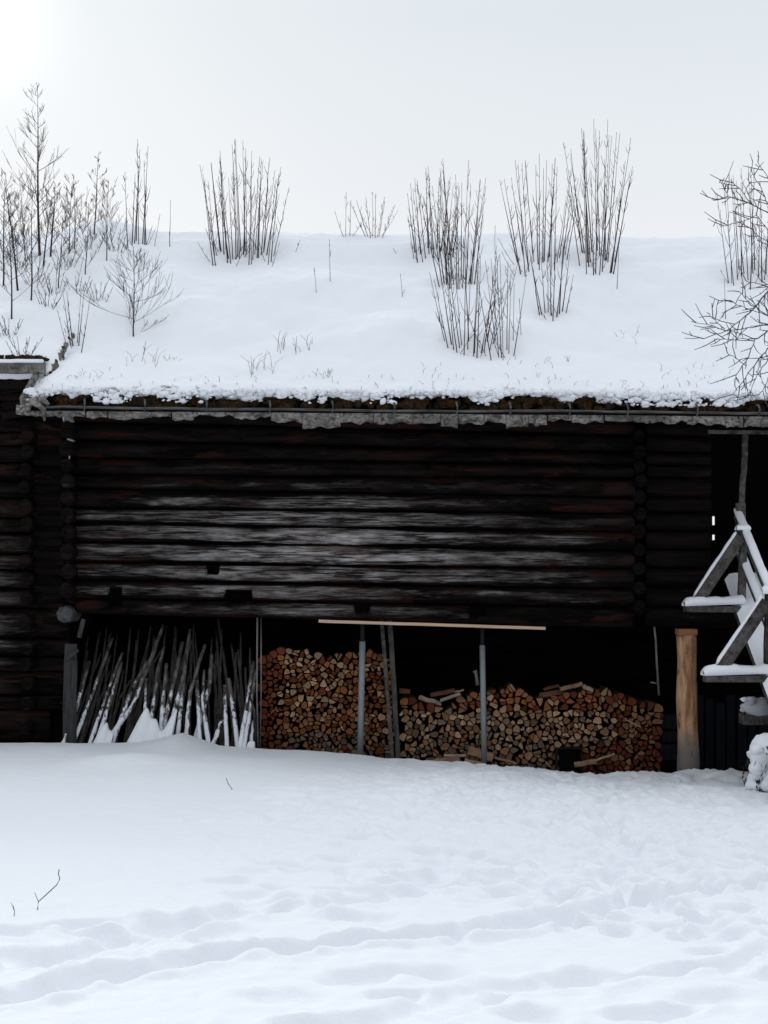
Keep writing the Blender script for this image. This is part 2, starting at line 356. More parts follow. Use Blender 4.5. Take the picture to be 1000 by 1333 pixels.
def carve(pts_px, width, depth, rag=.3, rim=.03, seed=0):
    global Z, TM
    pts = [gp(*p) for p in pts_px]
    d = polyd(X+.07*fbm(X*2.6, Y*2.6, seed, 3), Y+.12*fbm(X*2.2, Y*2.2, seed+9, 3), pts)
    wv = width*(1+rag*fbm(X*2.5, Y*2.5, seed+3, 3)*2); wv = np.maximum(wv, width*.25); q = d/wv; TM = np.maximum(TM, min(1, depth/.07)*np.exp(-(d/(1.7*width))**2)*np.clip(vn(X*1.7, Y*1.7, seed+77)*1.8-.2, 0, 1))
    lump = .6+.6*vn(X*4.5, Y*4.5, seed+5)+.35*vn(X*12, Y*12, seed+6)
    Z = Z - 1.3*depth*lump*np.clip(1.15-q**2.4, 0, 1)*(q < 1.1) + 1.0*rim*np.exp(-((q-1.35)/.32)**2)*(.3+1.4*vn(X*6, Y*6, seed+7))
trench = [(-60, 1312), (0, 1307), (50, 1298), (125, 1279), (190, 1268), (280, 1250), (350, 1244), (450, 1238), (530, 1229), (625, 1218), (700, 1205), (760, 1194), (810, 1185), (860, 1172), (925, 1160), (1000, 1147), (1100, 1130)]
carve(trench, .11, .085, seed=11, rim=.03)
carve([(380, 1345), (500, 1330), (600, 1308), (700, 1290), (820, 1276), (920, 1262), (1010, 1246)], .10, .03, seed=31, rim=.015, rag=.8)
carve([(778, 1036), (783, 1050), (790, 1080), (808, 1110), (818, 1132)], .15, .045, seed=51, rim=.012, rag=.7)
carve([(885, 1192), (920, 1205), (960, 1225), (1010, 1240)], .12, .035, seed=61, rag=.6, rim=.015)
carve([(-20, 1262), (100, 1240), (200, 1215), (300, 1196), (420, 1178), (560, 1160), (700, 1140), (800, 1125)], .13, .035, seed=71, rag=.8, rim=.012)
r2 = random.Random(5)
def dent(px, py, ln, wd, dp, ang, rim=.3):
    cx, cy = gp(px, py); ca, sa = math.cos(ang), math.sin(ang)
    i0, i1 = np.searchsorted(ys, [cy-1.0, cy+1.0]); j0, j1 = np.searchsorted(xs, [cx-1.0, cx+1.0])
    if i1 <= i0 or j1 <= j0: return
    x_ = X[i0:i1, j0:j1]-cx; y_ = Y[i0:i1, j0:j1]-cy; sd_ = r2.randrange(999)
    x_ = x_+.07*fbm(x_*5, y_*5, sd_, 2); y_ = y_+.07*fbm(x_*5, y_*5, sd_+5, 2)
    u = (x_*ca+y_*sa)/ln; v = (-x_*sa+y_*ca)/wd; q = np.sqrt(u*u+v*v)
    Z[i0:i1, j0:j1] += -1.7*dp*np.clip(1.1-q**2.6, 0, 1)*(q < 1.08) + dp*rim*np.exp(-((q-1.35)/.3)**2)*(.4+vn(x_*7, y_*7, sd_))
# soft old prints over the middle of the yard
for i in range(420):
    u = r2.random(); py = 1010+u*170 + r2.uniform(-8, 8)
    c = 770-(py-1010)*1.2; px = c + r2.gauss(0, 150+40*u)
    if px < 330-(py-1010)*.3 or px > 1010: continue
    if px < 500 and py < 1030: continue
    dent(px, py, r2.uniform(.08, .20), r2.uniform(.06, .15), r2.uniform(.012, .032), r2.uniform(-.6, .6), .22)
for i in range(130):
    dent(r2.uniform(700, 1010), r2.uniform(1060, 1230), r2.uniform(.07, .15), r2.uniform(.05, .11), r2.uniform(.02, .04), r2.uniform(-1.2, 1.2), .3)
for (a, b) in [(20, 1245), (80, 1243), (130, 1222), (100, 1205), (200, 1210), (145, 1238), (60, 1265), (250, 1203), (290, 1215), (330, 1190), (10, 1215), (420, 1195), (460, 1196), (470, 1280), (370, 1308), (240, 1225), (930, 1310), (700, 1330), (990, 1280), (860, 1330), (560, 1275)]:
    dent(a+r2.uniform(-8, 8), b+r2.uniform(-4, 4), r2.uniform(.14, .26), r2.uniform(.08, .15), r2.uniform(.02, .045), r2.uniform(-.3, .5), .35)
for (a, b) in [(740, 1068), (780, 1082), (870, 1092), (905, 1090), (830, 1128), (760, 1163), (810, 1160), (950, 1125), (980, 1105), (860, 1140), (720, 1130), (690, 1135), (545, 1140), (580, 1136)]:
    dent(a, b, r2.uniform(.12, .2), r2.uniform(.10, .16), r2.uniform(.04, .06), r2.uniform(-.3, .5), .35)
def prints(pts, step, dp, off):
    P_ = [gp(*p) for p in pts]; acc = 0; k = 0
    for a, c in zip(P_[:-1], P_[1:]):
        L_ = math.hypot(c[0]-a[0], c[1]-a[1]); t = acc
        while t < L_:
            x_ = a[0]+(c[0]-a[0])*t/L_; y_ = a[1]+(c[1]-a[1])*t/L_; an = math.atan2(c[1]-a[1], c[0]-a[0]); s_ = off*(1 if k % 2 else -1)
            x_ -= math.sin(an)*s_; y_ += math.cos(an)*s_; dent(500+x_/y_*F, HY-float(base_h(np.array(x_), np.array(y_)))/y_*F, .15, .075, dp*r2.uniform(.7, 1.2), an+r2.uniform(-.2, .2), .35); t += step*r2.uniform(.85, 1.15); k += 1
        acc = t-L_
prints(trench, .42, .04, .08); prints([(778, 1020), (790, 1080), (808, 1110), (820, 1140), (845, 1190)], .38, .045, .10)
prints([(1010, 1075), (930, 1088), (840, 1098), (780, 1085), (740, 1066)], .45, .045, .08); prints([(1000, 1208), (900, 1190), (790, 1166), (700, 1150), (600, 1143), (500, 1140)], .5, .04, .1)
prints([(380, 1330), (560, 1305), (760, 1280), (1000, 1240)], .5, .035, .1)
# a few kicked-out crumbs
Zc = np.where(win, np.clip(vn(X*19, Y*19, 91)-.80, 0, 1)*.20*np.exp(-(polyd(X, Y, [gp(*p) for p in trench])/.45)**2), 0); Z += Zc
for (a, b, hh, sx, sy) in [(165, 992, .10, .45, .5), (60, 975, .04, .8, .7), (560, 1070, .05, .12, .25), (950, 1030, .05, .5, .4)]:
    cx, cy = gp(a, b); Z += hh*np.exp(-((X-cx)/sx)**2-((Y-cy)/sy)**2)
_b = base_h(X, Y); D_ = Z-_b; D_ = np.where(win_, np.where(D_ < 0, -.15*np.tanh(-D_/.15), .13*np.tanh(D_/.13)), D_)
i0, i1 = np.searchsorted(ys, [5.4, 17.8]); j0, j1 = np.searchsorted(xs, [-5.2, 5.2]); W_ = D_[i0:i1, j0:j1].copy()
for _ in range(1):
    V_ = W_.copy(); V_[1:-1, 1:-1] = .36*W_[1:-1, 1:-1]+.16*(W_[:-2, 1:-1]+W_[2:, 1:-1]+W_[1:-1, :-2]+W_[1:-1, 2:]); W_ = V_
D_[i0:i1, j0:j1] = W_; Z = _b+D_; Z += win_*rough_*(.008*fbm(X*22, Y*18, 333, 3) + .040*(.35-np.abs(fbm(X*3.6, Y*3.0, 335, 3)))*1.6 + .022*(.3-np.abs(fbm(X*8, Y*6.5, 337, 3)))*1.6)
Z += win_*TM*(.050*fbm(X*9, Y*8, 341, 4)+.012)
# the drift ends at the building: it drops off under the floor
lipY = 17.93 + .04*fbm(X*3, Y*0, 44, 2)
drop = smooth(np.clip((Y-lipY)/.28, 0, 1)); inb = ((X > -13) & (X < 9.2) & (Y < 28.2)) 
Z += win_*np.exp(-((Y-17.6)/.5)**2)*np.clip((X-.3)/.6, 0, 1)*np.clip((3.6-X)/.6, 0, 1)*(.045*fbm(X*2.6, Y*2, 555, 4)+.01)
Z = np.where(inb, Z*(1-drop)+(-2.85)*drop, Z)
Z = np.where((Y > 28) & (np.abs(X) < 40), np.minimum(Z, -2.2), Z)
Z = np.where((np.abs(X) > 60) | (Y > 60) | (Y < -30), -2.0, Z)
ground = grid_obj('ground', X, Y, Z, M_snow_g); tag(ground, kind='structure')
fl = MB(); fl.box(-13, 9, 18.16, 28, FLOOR-.2, FLOOR); tag(fl.build('dirt_floor', M_dirt), kind='structure')

# ------------------------------------------------------------------ log barn
YW = 18.2
barn = empty('log_barn', (0, YW, FLOOR)); tag(barn, 'long dark log barn with snowy turf roof and open wood store below', 'barn')
shed = empty('log_building', (-6.5, 18.7, FLOOR)); tag(shed, 'adjoining log building at far left with its own higher snowy eave', 'building')

def log(mb, x0, x1, zt0, zb0, zt1, zb1, xa, xb, yc, seed, ry=.155, notches=(), m=0, amp=1.0, n=16, step=.035):
    """one horizontal log between two heights given at xa and xb"""
    nx = max(2, int((x1-x0)/step)); vs = []; xx = np.linspace(x0, x1, nx+1); t = (xx-xa)/(xb-xa)
    zt = zt0+(zt1-zt0)*t; zb = zb0+(zb1-zb0)*t; zc = (zt+zb)/2; rz = (zt-zb)/2*.97
    zc = zc + .012*fbm(xx*.8, 0*xx+seed*3.1, seed, 2); rz = rz*(1+.10*fbm(xx*.7, 0*xx+seed, seed+4, 3))
    yo = .03*fbm(xx*.5, 0*xx+seed*1.7, seed+8, 2)
    for k in range(n):
        th = 2*math.pi*k/n
        cy, sz = math.cos(th), math.sin(th)
        cy = math.copysign(abs(cy)**1.05, cy)
        crack = amp*.020*fbm(xx*1.5, 0*xx+k*2.3+seed, seed+20+k, 4)
        if k in (7, 8, 9):
            crack = crack - amp*.028*np.clip(fbm(xx*.9, 0*xx+k*.9, seed+60+k, 2)*3-.3, 0, 1)
        yy = yc + yo + cy*(ry+crack); z_ = zc + sz*(rz+crack*.5)
        vs.append(np.stack([xx, yy, z_], -1))
    V = np.stack(vs, 1)  # nx+1, n, 3
    NK = np.zeros(V.shape[:2], bool)
    for (na, nb, nz0, nz1) in notches:
        k = (V[..., 0] > na) & (V[..., 0] < nb) & (V[..., 2] > nz0) & (V[..., 2] < nz1) & (V[..., 1] < yc+.05)
        V[..., 1] = np.where(k, yc+.08, V[..., 1]); NK |= k
    V = V.reshape(-1, 3).tolist()
    fs = [(i*n+k, (i+1)*n+k, (i+1)*n+(k+1) % n, i*n+(k+1) % n) for i in range(nx) for k in range(n)]
    fs += [tuple(range(n)), tuple(nx*n+k for k in range(n))[::-1]]
    q_ = rnd.random(); mb.add(V, fs, m); sn = [abs(math.sin(2*math.pi*k/n)) for k in range(n)]; mb.pc.extend([(q_, 1.5 if NK[i_, k] else sn[k], .5, 1) for i_ in range(nx+1) for k in range(n)])  # notch recesses are tinted dark to paint in their shade
pz = lambda py, Y=YW: (HY-py)/F*Y
pxx = lambda px, Y=YW: (px-500)/F*Y
LB = [526, 550, 573, 597, 618, 637, 661, 681, 705, 732, 756, 780, 800]
RB = [545, 566, 588, 605, 623, 647, 668, 692, 716, 741, 766, 791, 817]
xa, xb = pxx(150), pxx(800)
notch = {9: [(pxx(268), pxx(283), pz(748), pz(728))], 10: [(pxx(141), pxx(157), pz(790), pz(765)), (pxx(293), pxx(326), pz(790), pz(768))], 11: [(pxx(462), pxx(482), pz(800), pz(776)), (pxx(612), pxx(632), pz(805), pz(784)), (pxx(141), pxx(157), pz(790), pz(765)), (pxx(296), pxx(320), pz(786), pz(768))]}
mb = MB()
for i in range(12):
    log(mb, pxx(98), pxx(826), pz(LB[i]), pz(LB[i+1]), pz(RB[i]), pz(RB[i+1]), xa, xb, YW+.10+rnd.uniform(-.015, .015), 10+i*7, notches=notch.get(i, ()))
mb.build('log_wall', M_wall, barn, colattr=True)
# right end of the wall beyond the cross wall
mb = MB()
for i in range(12):
    dz = rnd.uniform(-.01, .01)+.02
    log(mb, pxx(842), pxx(927) if i != 11 else pxx(1120), pz(LB[i])+dz, pz(LB[i+1])+dz, pz(RB[i])+dz, pz(RB[i+1])+dz, xa, xb, YW+.16, 210+i*7)
mb.build('log_wall', M_ends, barn, colattr=True)
def log_ends(px, pys, r, y0, y1, parent, m, name='cross_wall'):
    b = MB()
    for i, py in enumerate(pys):
        c = P(px, py, YW); c.x += rnd.uniform(-.012, .012); a = y0+rnd.uniform(-.05, .05); q = r*rnd.uniform(.9, 1.1); n = 10
        nn = 10; pts = [(c.x, a, c.z), (c.x, a+.02, c.z), (c.x, a+.2, c.z), (c.x, y1, c.z)]
        vs = []
        for (x_, y_, z_), s in zip(pts, (.88, 1, 1, 1)):
            for k in range(nn):
                t = 2*math.pi*k/nn+.3; vs.append((x_+math.cos(t)*q*s*(1+.05*math.sin(3*t+i)), y_+(.02*math.sin(t*2+i) if s < 1 else 0), z_+math.sin(t)*q*1.12*s))
        fs = [(j*nn+k, j*nn+(k+1) % nn, (j+1)*nn+(k+1) % nn, (j+1)*nn+k) for j in range(3) for k in range(nn)] + [tuple(range(nn))[::-1]]
        b.add(vs, fs)
    return b.build(name, m, parent, smooth_=False)
mid = lambda Ls, a=0, b=99: [(p+q)/2 for p, q in zip(Ls[:-1], Ls[1:])][a:b]
log_ends(92, mid(LB, 1, 11), .085, 17.98, 23, barn, M_ends)
log_ends(832, [v+12 for v in mid(RB, 0, 11)], .075, 18.12, 23, barn, M_dark)
b = MB(); c = P(84, 800, 18.0)
b.tube([c, c+Vector((0, .03, 0)), c+Vector((0, .5, 0))], [.095, .105, .105], 8)
b.build('beam_end', wood('grey_beam_end', (.09, .095, .095), (.03, .03, .03), (14, 14, 14)), barn, smooth_=False)
# joist strip and loft floor, inner walls
b = MB(); 
b.box(pxx(60), 7.5, 18.42, 23.2, pz(800)+.02, pz(800)+.14)
b.build('loft_floor', M_void, barn, smooth_=False)
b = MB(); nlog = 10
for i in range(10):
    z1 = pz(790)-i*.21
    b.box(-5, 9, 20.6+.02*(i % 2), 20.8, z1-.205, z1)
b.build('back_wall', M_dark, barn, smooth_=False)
for q_ in ((pxx(927)-.1, pxx(927), 18.36, 23, pz(788), pz(520)+.3), (-4.0, -3.9, 18.72, 23, FLOOR, pz(800)), (8.2, 8.3, 18.4, 28, FLOOR, 2.3), (pxx(40), pxx(99), 18.36, 18.42, pz(800)+.15, 2.2), (pxx(97), pxx(926), 18.44, 18.47, pz(800)+.15, 1.9), (-9, pxx(60), 18.62, 18.68, FLOOR, 2.3)):  # trailing thin boxes are unseen backings added to block daylight between logs
    b = MB(); b.box(*q_); b.build('partition_and_light_stop', M_void, barn, smooth_=False)
# far wall of the loft bay with two slit gaps to the daylight behind
YB = 23.2; b = MB()
s1 = (P(928.5, 683.5, YB), P(931.5, 672, YB)); s2 = (P(927.5, 703, YB), P(930, 696, YB))
xl, xr = min(s1[0].x, s2[0].x), max(s1[1].x, s2[1].x)
b.box(-3.9, xl, YB, YB+.06, FLOOR, 3.6); b.box(xr, 8.3, YB, YB+.06, FLOOR, 3.6)
b.box(xl, xr, YB, YB+.06, FLOOR, s2[0].z); b.box(xl, xr, YB, YB+.06, s2[1].z, s1[0].z); b.box(xl, xr, YB, YB+.06, s1[1].z, 3.6)
b.build('far_wall', M_void, barn, smooth_=False)

# roof: front and back slopes, snow, turf edge, bark strip, eave pole with pegs
YE, YR = 17.3, 22.9; XL, XRt = pxx(26, YE), 8.6
E0 = 2.045; SL = .556
def roof_z(x, Y):
    f = E0 + (Y-YE)*SL - .008*x; bk = E0 + (2*YR-Y-YE)*SL - .008*x
    k = .35; h = np.clip(.5+.5*(bk-f)/k, 0, 1); z = bk*(1-h)+f*h - k*h*(1-h)
    return z
HOLL = []
for (a_, b_, w_) in [(180, 318, .22), (300, 338, .38), (345, 330, .3), (565, 333, .38), (596, 370, .35), (610, 455, .42), (706, 346, .45), (720, 412, .28), (778, 345, .36), (975, 366, .45), (174, 438, .2), (655, 455, .25)]:
    t_ = (HY-b_)/F; Y_ = (E0-YE*SL)/(t_-SL); HOLL.append(((a_-500)/F*Y_, Y_, w_))
def snow_z(x, Y):
    x = np.asarray(x, float); Y = np.asarray(Y, float)
    z = roof_z(x, Y) + .02
    a = np.clip((Y-YE)/1.6, 0.12, 1)*(1-.65*np.clip((Y-21.3)/1.2, 0, 1))
    z = z + a*(.22*fbm(x*.55+3, Y*.8, 21, 3) + .085*fbm(x*1.7, Y*1.3, 25, 3)) + .012*fbm(x*7, Y*5, 28, 3) + .022*fbm(x*3.5, Y*2.2, 27, 3)
    z = z + .09*a*np.exp(-((x+.2)/2.2)**2-((Y-20.4)/1.0)**2) - .10*np.exp(-((x-.6)/1.6)**2-((Y-21.6)/.5)**2)
    z = z + .22*np.exp(-((x+4.3)/.55)**2)*np.clip((Y-20.2)/1.5, 0, 1)
    for (hx, hy, hw) in HOLL:
        z = z - .085*np.exp(-((x-hx)/hw)**2-((Y-hy)/.28)**2) + .03*np.exp(-((x-hx)/(hw*1.5))**2-((Y-hy-.45)/.3)**2)
    ed = np.clip((x-XL)/.45, 0, 1); z = z - .22*(1-ed)**2*np.clip(1-(Y-19)/2.5, 0, 1)
    d = np.clip((Y-YE)/.22, 0, 1); z = z - .035*(1-d)**2
    nr = np.clip(1-(Y-YE)/.7, 0, 1); z = z + nr*(.035*fbm(x*9, Y*9, 29, 3))
    return np.maximum(z, roof_z(x, Y)-.14)
def rp(px, py, off=0.0):
    t = (HY-py)/F; lo, hi = 17.2, 23.2
    for _ in range(17):
        m_ = (lo+hi)/2
        if t*m_ < float(snow_z((px-500)/F*m_, m_)): hi_ = True
        else: hi_ = False
        # ray below surface further in -> hit is nearer
        if hi_: hi = m_
        else: lo = m_
    return Vector(((px-500)/F*m_, m_, float(snow_z((px-500)/F*m_, m_))-.03+off))
b = MB()
def slab(mb, x0, x1, ye, fz, t0, t1, yr=YR):
    z0 = fz(x0, ye); z1 = fz(x0, yr); yb = 2*yr-ye
    z0, z1 = float(z0), float(z1)
    for (ya, za, yc_, zc_) in ((ye, z0, yr, z1), (yr, z1, yb, z0)):
        vs = [(x0, ya, za-t0), (x1, ya, za-t0-.008*(x1-x0)), (x1, yc_, zc_-t0-.008*(x1-x0)), (x0, yc_, zc_-t0)]
        vs2 = [(v[0], v[1], v[2]-(t1-t0)) for v in vs]
        mb.add(vs+vs2, [(0, 1, 2, 3), (7, 6, 5, 4), (0, 4, 5, 1), (2, 6, 7, 3), (1, 5, 6, 2), (0, 3, 7, 4)])
slab(b, XL+.06, XRt-.05, YE+.03, lambda x, y: E0+(y-YE)*SL-.008*x, .19, .27)
roof = b.build('roof', M_void, barn, smooth_=False)
def sub(o, parent):  # re-parent to a sub-part parent that sits under the barn
    o.parent = parent; o.location = -(parent.parent.location + parent.location) if parent.parent else -parent.location; return o
xs2 = np.arange(XL+.02, XRt, .03); ys2 = axis([(YE+.01, 18.2, .03), (18.2, 22.3, .05), (22.3, 23.6, .03), (23.6, 28.5, .3)])
X2, Y2 = np.meshgrid(xs2, ys2); Z2 = snow_z(X2, Y2)
rag = .10*fbm(X2[0]*1.1, X2[0]*0, 76, 2)+.11*(fbm(X2[0]*4.3, X2[0]*0, 77, 4)+.2)          # ragged lower edge of the snow
Y2[0] += 0; top = Y2.copy()
for j in range(0, 30):
    wgt = (1-j/30.); Y2[j] = Y2[j] + np.clip(rag, -.02, .2)*wgt*1.3
Z2 = snow_z(X2, np.maximum(Y2, YE))
# turn the rim down
rim_ = np.vstack([Z2[0]-.06, Z2[0]-.02]); Xr = np.vstack([X2[0], X2[0]]); Yr = np.vstack([Y2[0]+.05, Y2[0]-.015])
X2 = np.vstack([Xr, X2]); Y2 = np.vstack([Yr, Y2]); Z2 = np.vstack([rim_, Z2])
# close the left verge
Xc = X2[:, :1]-.02; X2 = np.hstack([Xc, X2]); Y2 = np.hstack([Y2[:, :1], Y2]); Z2 = np.hstack([Z2[:, :1]-.07, Z2])
sub(grid_obj('snow_cover', X2, Y2, Z2, M_snow), roof)
def eave_z(x): return E0 - .008*x + (-.012*(x-0))*0
# turf edge: tufts and clods behind the eave pole
def turf_edge(x0, x1, zt, zb, y, parent, seed, dens=130, name='turf_edge'):
    rr = random.Random(seed); b = MB()
    for i in range(int((x1-x0)*26)):
        x_ = rr.uniform(x0, x1); zz = rr.uniform(0, 1)
        b.blob((x_, y+.06+zz*.05, zb(x_)+(zt(x_)-zb(x_))*zz*.85), (rr.uniform(.04, .09), .06, rr.uniform(.03, .05)), 0, 6, .35, rr.randrange(9999))
    for i in range(int((x1-x0)*dens)):
        x_ = rr.uniform(x0, x1); zz = rr.uniform(0, 1); c_ = Vector((x_, y+.02+zz*.04, zb(x_)+(zt(x_)-zb(x_))*zz))
        for k in range(3):
            d = Vector((rr.uniform(-1, 1), rr.uniform(-1.2, 0), rr.uniform(-.6, .9)))*rr.uniform(.015, .05); s_ = Vector((rr.uniform(-1, 1), 0, rr.uniform(-1, 1)))*.006
            b.add([c_-s_, c_+s_, c_+d], [(0, 1, 2)])
    return sub(b.build(name, M_turf, parent.parent, smooth_=False), parent)
zt = lambda x: P(0, 515, YE).z - .006*x; zb_ = lambda x: P(0, 531, YE).z - .006*x
turf_edge(XL+.1, 5.2, zt, zb_, YE-.03, roof, 3)
turf_edge(5.2, XRt-.1, zt, zb_, YE-.03, roof, 4, 20)
# crumbs of snow over the turf
b = MB(); rr = random.Random(9)
for i in range(1700):
    x_ = rr.uniform(XL+.1, 5.3); q = float(vn(x_*2.6, 0, 401)); lowr = .006+.16*max(0, q-.25)**1.1
    dz = max(-.10, -abs(rr.gauss(0, lowr))+.035); s_ = rr.choice((.008, .012, .016, .03))*rr.uniform(.7, 1.3)
    b.blob((x_, YE-.045+rr.uniform(-.02, .03), zt(x_)+dz+.012), (s_*rr.uniform(1, 1.9), s_, s_*rr.uniform(.7, 1.1)), 0, 7, .5, rr.randrange(99999))
for i in range(500):
    x_ = rr.uniform(XL+.1, 5.3); y_ = YE+abs(rr.gauss(0, .06)); s_ = rr.uniform(.01, .025)
    b.blob((x_, y_, float(snow_z(x_, max(y_, YE)))-.006), (s_*1.4, s_*1.4, s_*.8), 0, 7, .5, rr.randrange(99999))
sub(b.build('snow_crumbs', M_snow, barn), roof)
# birch bark strip hanging below the eave
def bark(x0, x1, ztop, zbot, y, parent, seed):
    b = MB(); x_ = x0; rr = random.Random(seed)
    while x_ < x1:
        wd = rr.uniform(.12, .5); xe = min(x_+wd, x1); n_ = max(2, int((xe-x_)/.02)); dep = rr.uniform(-.035, .03); yo = rr.uniform(-.012, .012)
        if rr.random() < .08: dep -= .05
        vs = []
        for i in range(n_+1):
            xx_ = x_+(xe-x_)*i/n_; cz = zbot(xx_)+dep+.04*float(fbm(xx_*11, 0, seed, 4)); edge = .015*abs(i/n_-.5)**3*8
            for (yy, zz) in ((.0, ztop(xx_)), (-.015, (ztop(xx_)+cz)/2+.01*float(vn(xx_*14, 3, seed))), (.005, cz), (.012, cz+.003), (.02, ztop(xx_))):
                vs.append((xx_+rr.uniform(-.003, .003), y+yy+yo+.012*float(fbm(xx_*6, zz*14, seed+2, 2))+edge, zz))
        fs = [(i*5+k, i*5+k+1, (i+1)*5+k+1, (i+1)*5+k) for i in range(n_) for k in range(4)]
        fs += [(0, 4, 3, 2, 1), tuple(n_*5+k for k in range(5))]
        b.add(vs, fs); x_ = xe+rr.choice((.001, .002, .006, .012))
    return sub(b.build('bark_strip', M_barkstrip, parent.parent), parent)
ptop = lambda x: P(0, 538.5, YE).z-.008*x; pbot = lambda x: P(0, 548, YE).z-.010*x
bark(XL+.02, XRt-.05, ptop, pbot, YE-.02, roof, 5)
b = MB()
x_ = XL+.25
while x_ < XRt-.1:
    xe = min(x_+rnd.uniform(2.4, 3.4), XRt-.1); n_ = 24; pts = []; rad = []
    for i in range(n_+1):
        q = x_+(xe-x_)*i/n_; pts.append((q, YE-.075, P(0, 534.5, YE).z-.008*q+.020*float(fbm(q*1.1, 0, 61, 3)))); rad.append(.015*(1+.25*float(fbm(q*3, 1, 62, 2))))
    b.tube(pts, rad, 8); x_ = xe-.06 if xe < XRt-.2 else 99
sub(b.build('eave_pole', M_pole_eave, barn), roof)
q = -4.0+.1
for i in range(18):
    px_ = [112, 190, 270, 352, 433, 513, 594, 663, 740, 815, 905, 985, 1070, 1150, 1230, 1310, 1390, 1470][i]
    x_ = pxx(px_, YE); z_ = P(0, 530, YE).z-.008*x_; b = MB()
    b.tube([(x_-.01, YE-.02, z_+.05), (x_+.0, YE-.08, z_+.05), (x_+.008, YE-.115, z_+.0), (x_+.005, YE-.12, z_-.06), (x_-.005, YE-.10, z_-.085)], [.010, .013, .012, .010, .006], 6)
    sub(b.build('peg', M_pole_eave, barn), roof)
# the worn verge at the left eave corner: a board nose, bark rolls
b = MB()
b.beam(P(26, 519, YE-.02), P(60, 524, YE+.1), .06, .05, seg=5, j=.006); b.beam(P(32, 528, YE), P(31, 541, YE), .05, .16, seg=2, j=.01)
b.tube([P(38, 522, YE-.05), P(50, 526, YE-.08), P(57, 533, YE-.08), P(58, 548, YE-.07)], [.035, .04, .03, .012], 7)
b.tube([P(44, 519, YE-.06), P(56, 520, YE-.1), P(64, 527, YE-.08)], [.03, .035, .02], 7)
b.beam((XL+.03, YE, P(0, 530, YE).z+.02), (XL+.03, YR, P(0, 530, YE).z+.02+(YR-YE)*SL-.05), .05, .2)
sub(b.build('verge_board', M_barkstrip, barn), roof)

# ------------------------------------------------------------------ the adjoining building at the left
YS = 18.62
SBs = [480, 500, 520, 540, 560, 577, 600, 624, 646, 673, 692, 720, 741, 766, 790, 831, 856, 874, 905, 925, 968, 1000]
b = MB()
for i in range(len(SBs)-1):
    t_, bt = SBs[i], SBs[i+1]; right = 86 if i >= 14 else 80
    if bt > 930: right = 61
    k_ = (HY-t_)/F*YW; k2 = (HY-bt)/F*YW
    log(b, -9.0, pxx(right), k_, k2, k_-.02, k2-.02, -5, -3.8, YW+.24, 600+i*5, ry=.14)
b.build('log_wall', M_shed, shed, colattr=True)
log_ends(37, [v for v in mid(SBs, 4, 20)], .075, 18.05, 20, shed, M_ends)
b = MB()
b.beam(P(92, 858, 18.12), P(90, 985, 18.12), .155, .05, up=Vector((0, 1, 0)), seg=6, j=.004); b.beam(P(93, 838, 18.16), P(92, 860, 18.16), .14, .07, up=Vector((0, 1, 0)), seg=2, j=.004)
b.beam(P(103, 830, 18.1), P(109, 806, 18.1), .05, .05, up=Vector((0, 1, 0)))
b.beam(P(86, 859, 18.06), P(102, 846, 18.06), .03, .04)
b.build('door_jamb', M_jamb, shed, smooth_=False)
b = MB(); b.box(pxx(50), pxx(90), 18.6, 18.7, FLOOR, pz(900)); b.build('door_opening_shade', M_void, shed, smooth_=False)  # solid dark box stands in for the shade inside the opening
YE2 = 18.0; XR2 = pxx(64, YE2)
def shed_z(x, Y):
    x = np.asarray(x, float); Y = np.asarray(Y, float)
    f = 2.50 + (Y-YE2)*SL; bk = 2.50+(2*YR-Y-YE2)*SL
    k = .35; h = np.clip(.5+.5*(bk-f)/k, 0, 1); z = bk*(1-h)+f*h-k*h*(1-h)
    z = z + np.clip((Y-YE2)/1.2, .15, 1)*(.13*fbm(x*.7+9, Y*.8, 121, 3)+.04*fbm(x*2, Y*2, 122, 3)) + .014*fbm(x*7, Y*5, 128, 3)
    z = z + .17*np.exp(-((x+4.15)/.45)**2)*np.clip((Y-20.4)/1.6, 0, 1)
    d = np.clip((Y-YE2)/.25, 0, 1); z = z - .09*(1-d)**2
    return z
b = MB(); slab(b, -9.6, XR2-.03, YE2+.03, lambda x, y: 2.50+(y-YE2)*SL, .19, .27)
roof2 = b.build('roof', M_void, shed, smooth_=False)
xs3 = axis([(-9.8, -6, .15), (-6, XR2+.5, .03)]); ys3 = axis([(YE2, 18.8, .03), (18.8, 22.3, .05), (22.3, 23.6, .03), (23.6, 27.8, .3)])
X3, Y3 = np.meshgrid(xs3, ys3); Z3 = shed_z(X3, Y3)
# right side: near the eave a broken verge, further up it rolls down into the barn's snow
edge = XR2 + np.clip((Y3-19.0)/1.0, 0, 1)*.22 + .03*fbm(Y3*2, 0*Y3, 131, 2)
over = np.clip((X3-edge)/.28, 0, 1); Z3 = Z3 - over**1.5*1.1
Z3 = np.minimum(Z3, np.where(over > 0, np.minimum(Z3, snow_z(X3, Y3)+.2-over*.6), Z3))
X3 = np.minimum(X3, edge+.24)
Y3r = np.vstack([Y3[:1]+.05, Y3[:1]-.01]); X3r = np.vstack([X3[:1], X3[:1]]); Z3r = np.vstack([Z3[:1]-.10, Z3[:1]-.03])
sub(grid_obj('snow_cover', np.vstack([X3r, X3]), np.vstack([Y3r, Y3]), np.vstack([Z3r, Z3]), M_snow), roof2)
z2t = lambda x: P(0, 463, YE2).z; z2b = lambda x: P(0, 469, YE2).z
turf_edge(-5.2, XR2-.02, z2t, z2b, YE2-.03, roof2, 13, 120)
b = MB()   # eave board with snow lying on it
b.beam((-9.6, YE2-.07, P(0, 479, YE2).z), (XR2-.03, YE2-.07, P(0, 480, YE2).z), .05, .13, seg=60, j=.005); sub(b.build('eave_board', M_barkstrip, shed, smooth_=False), roof2)
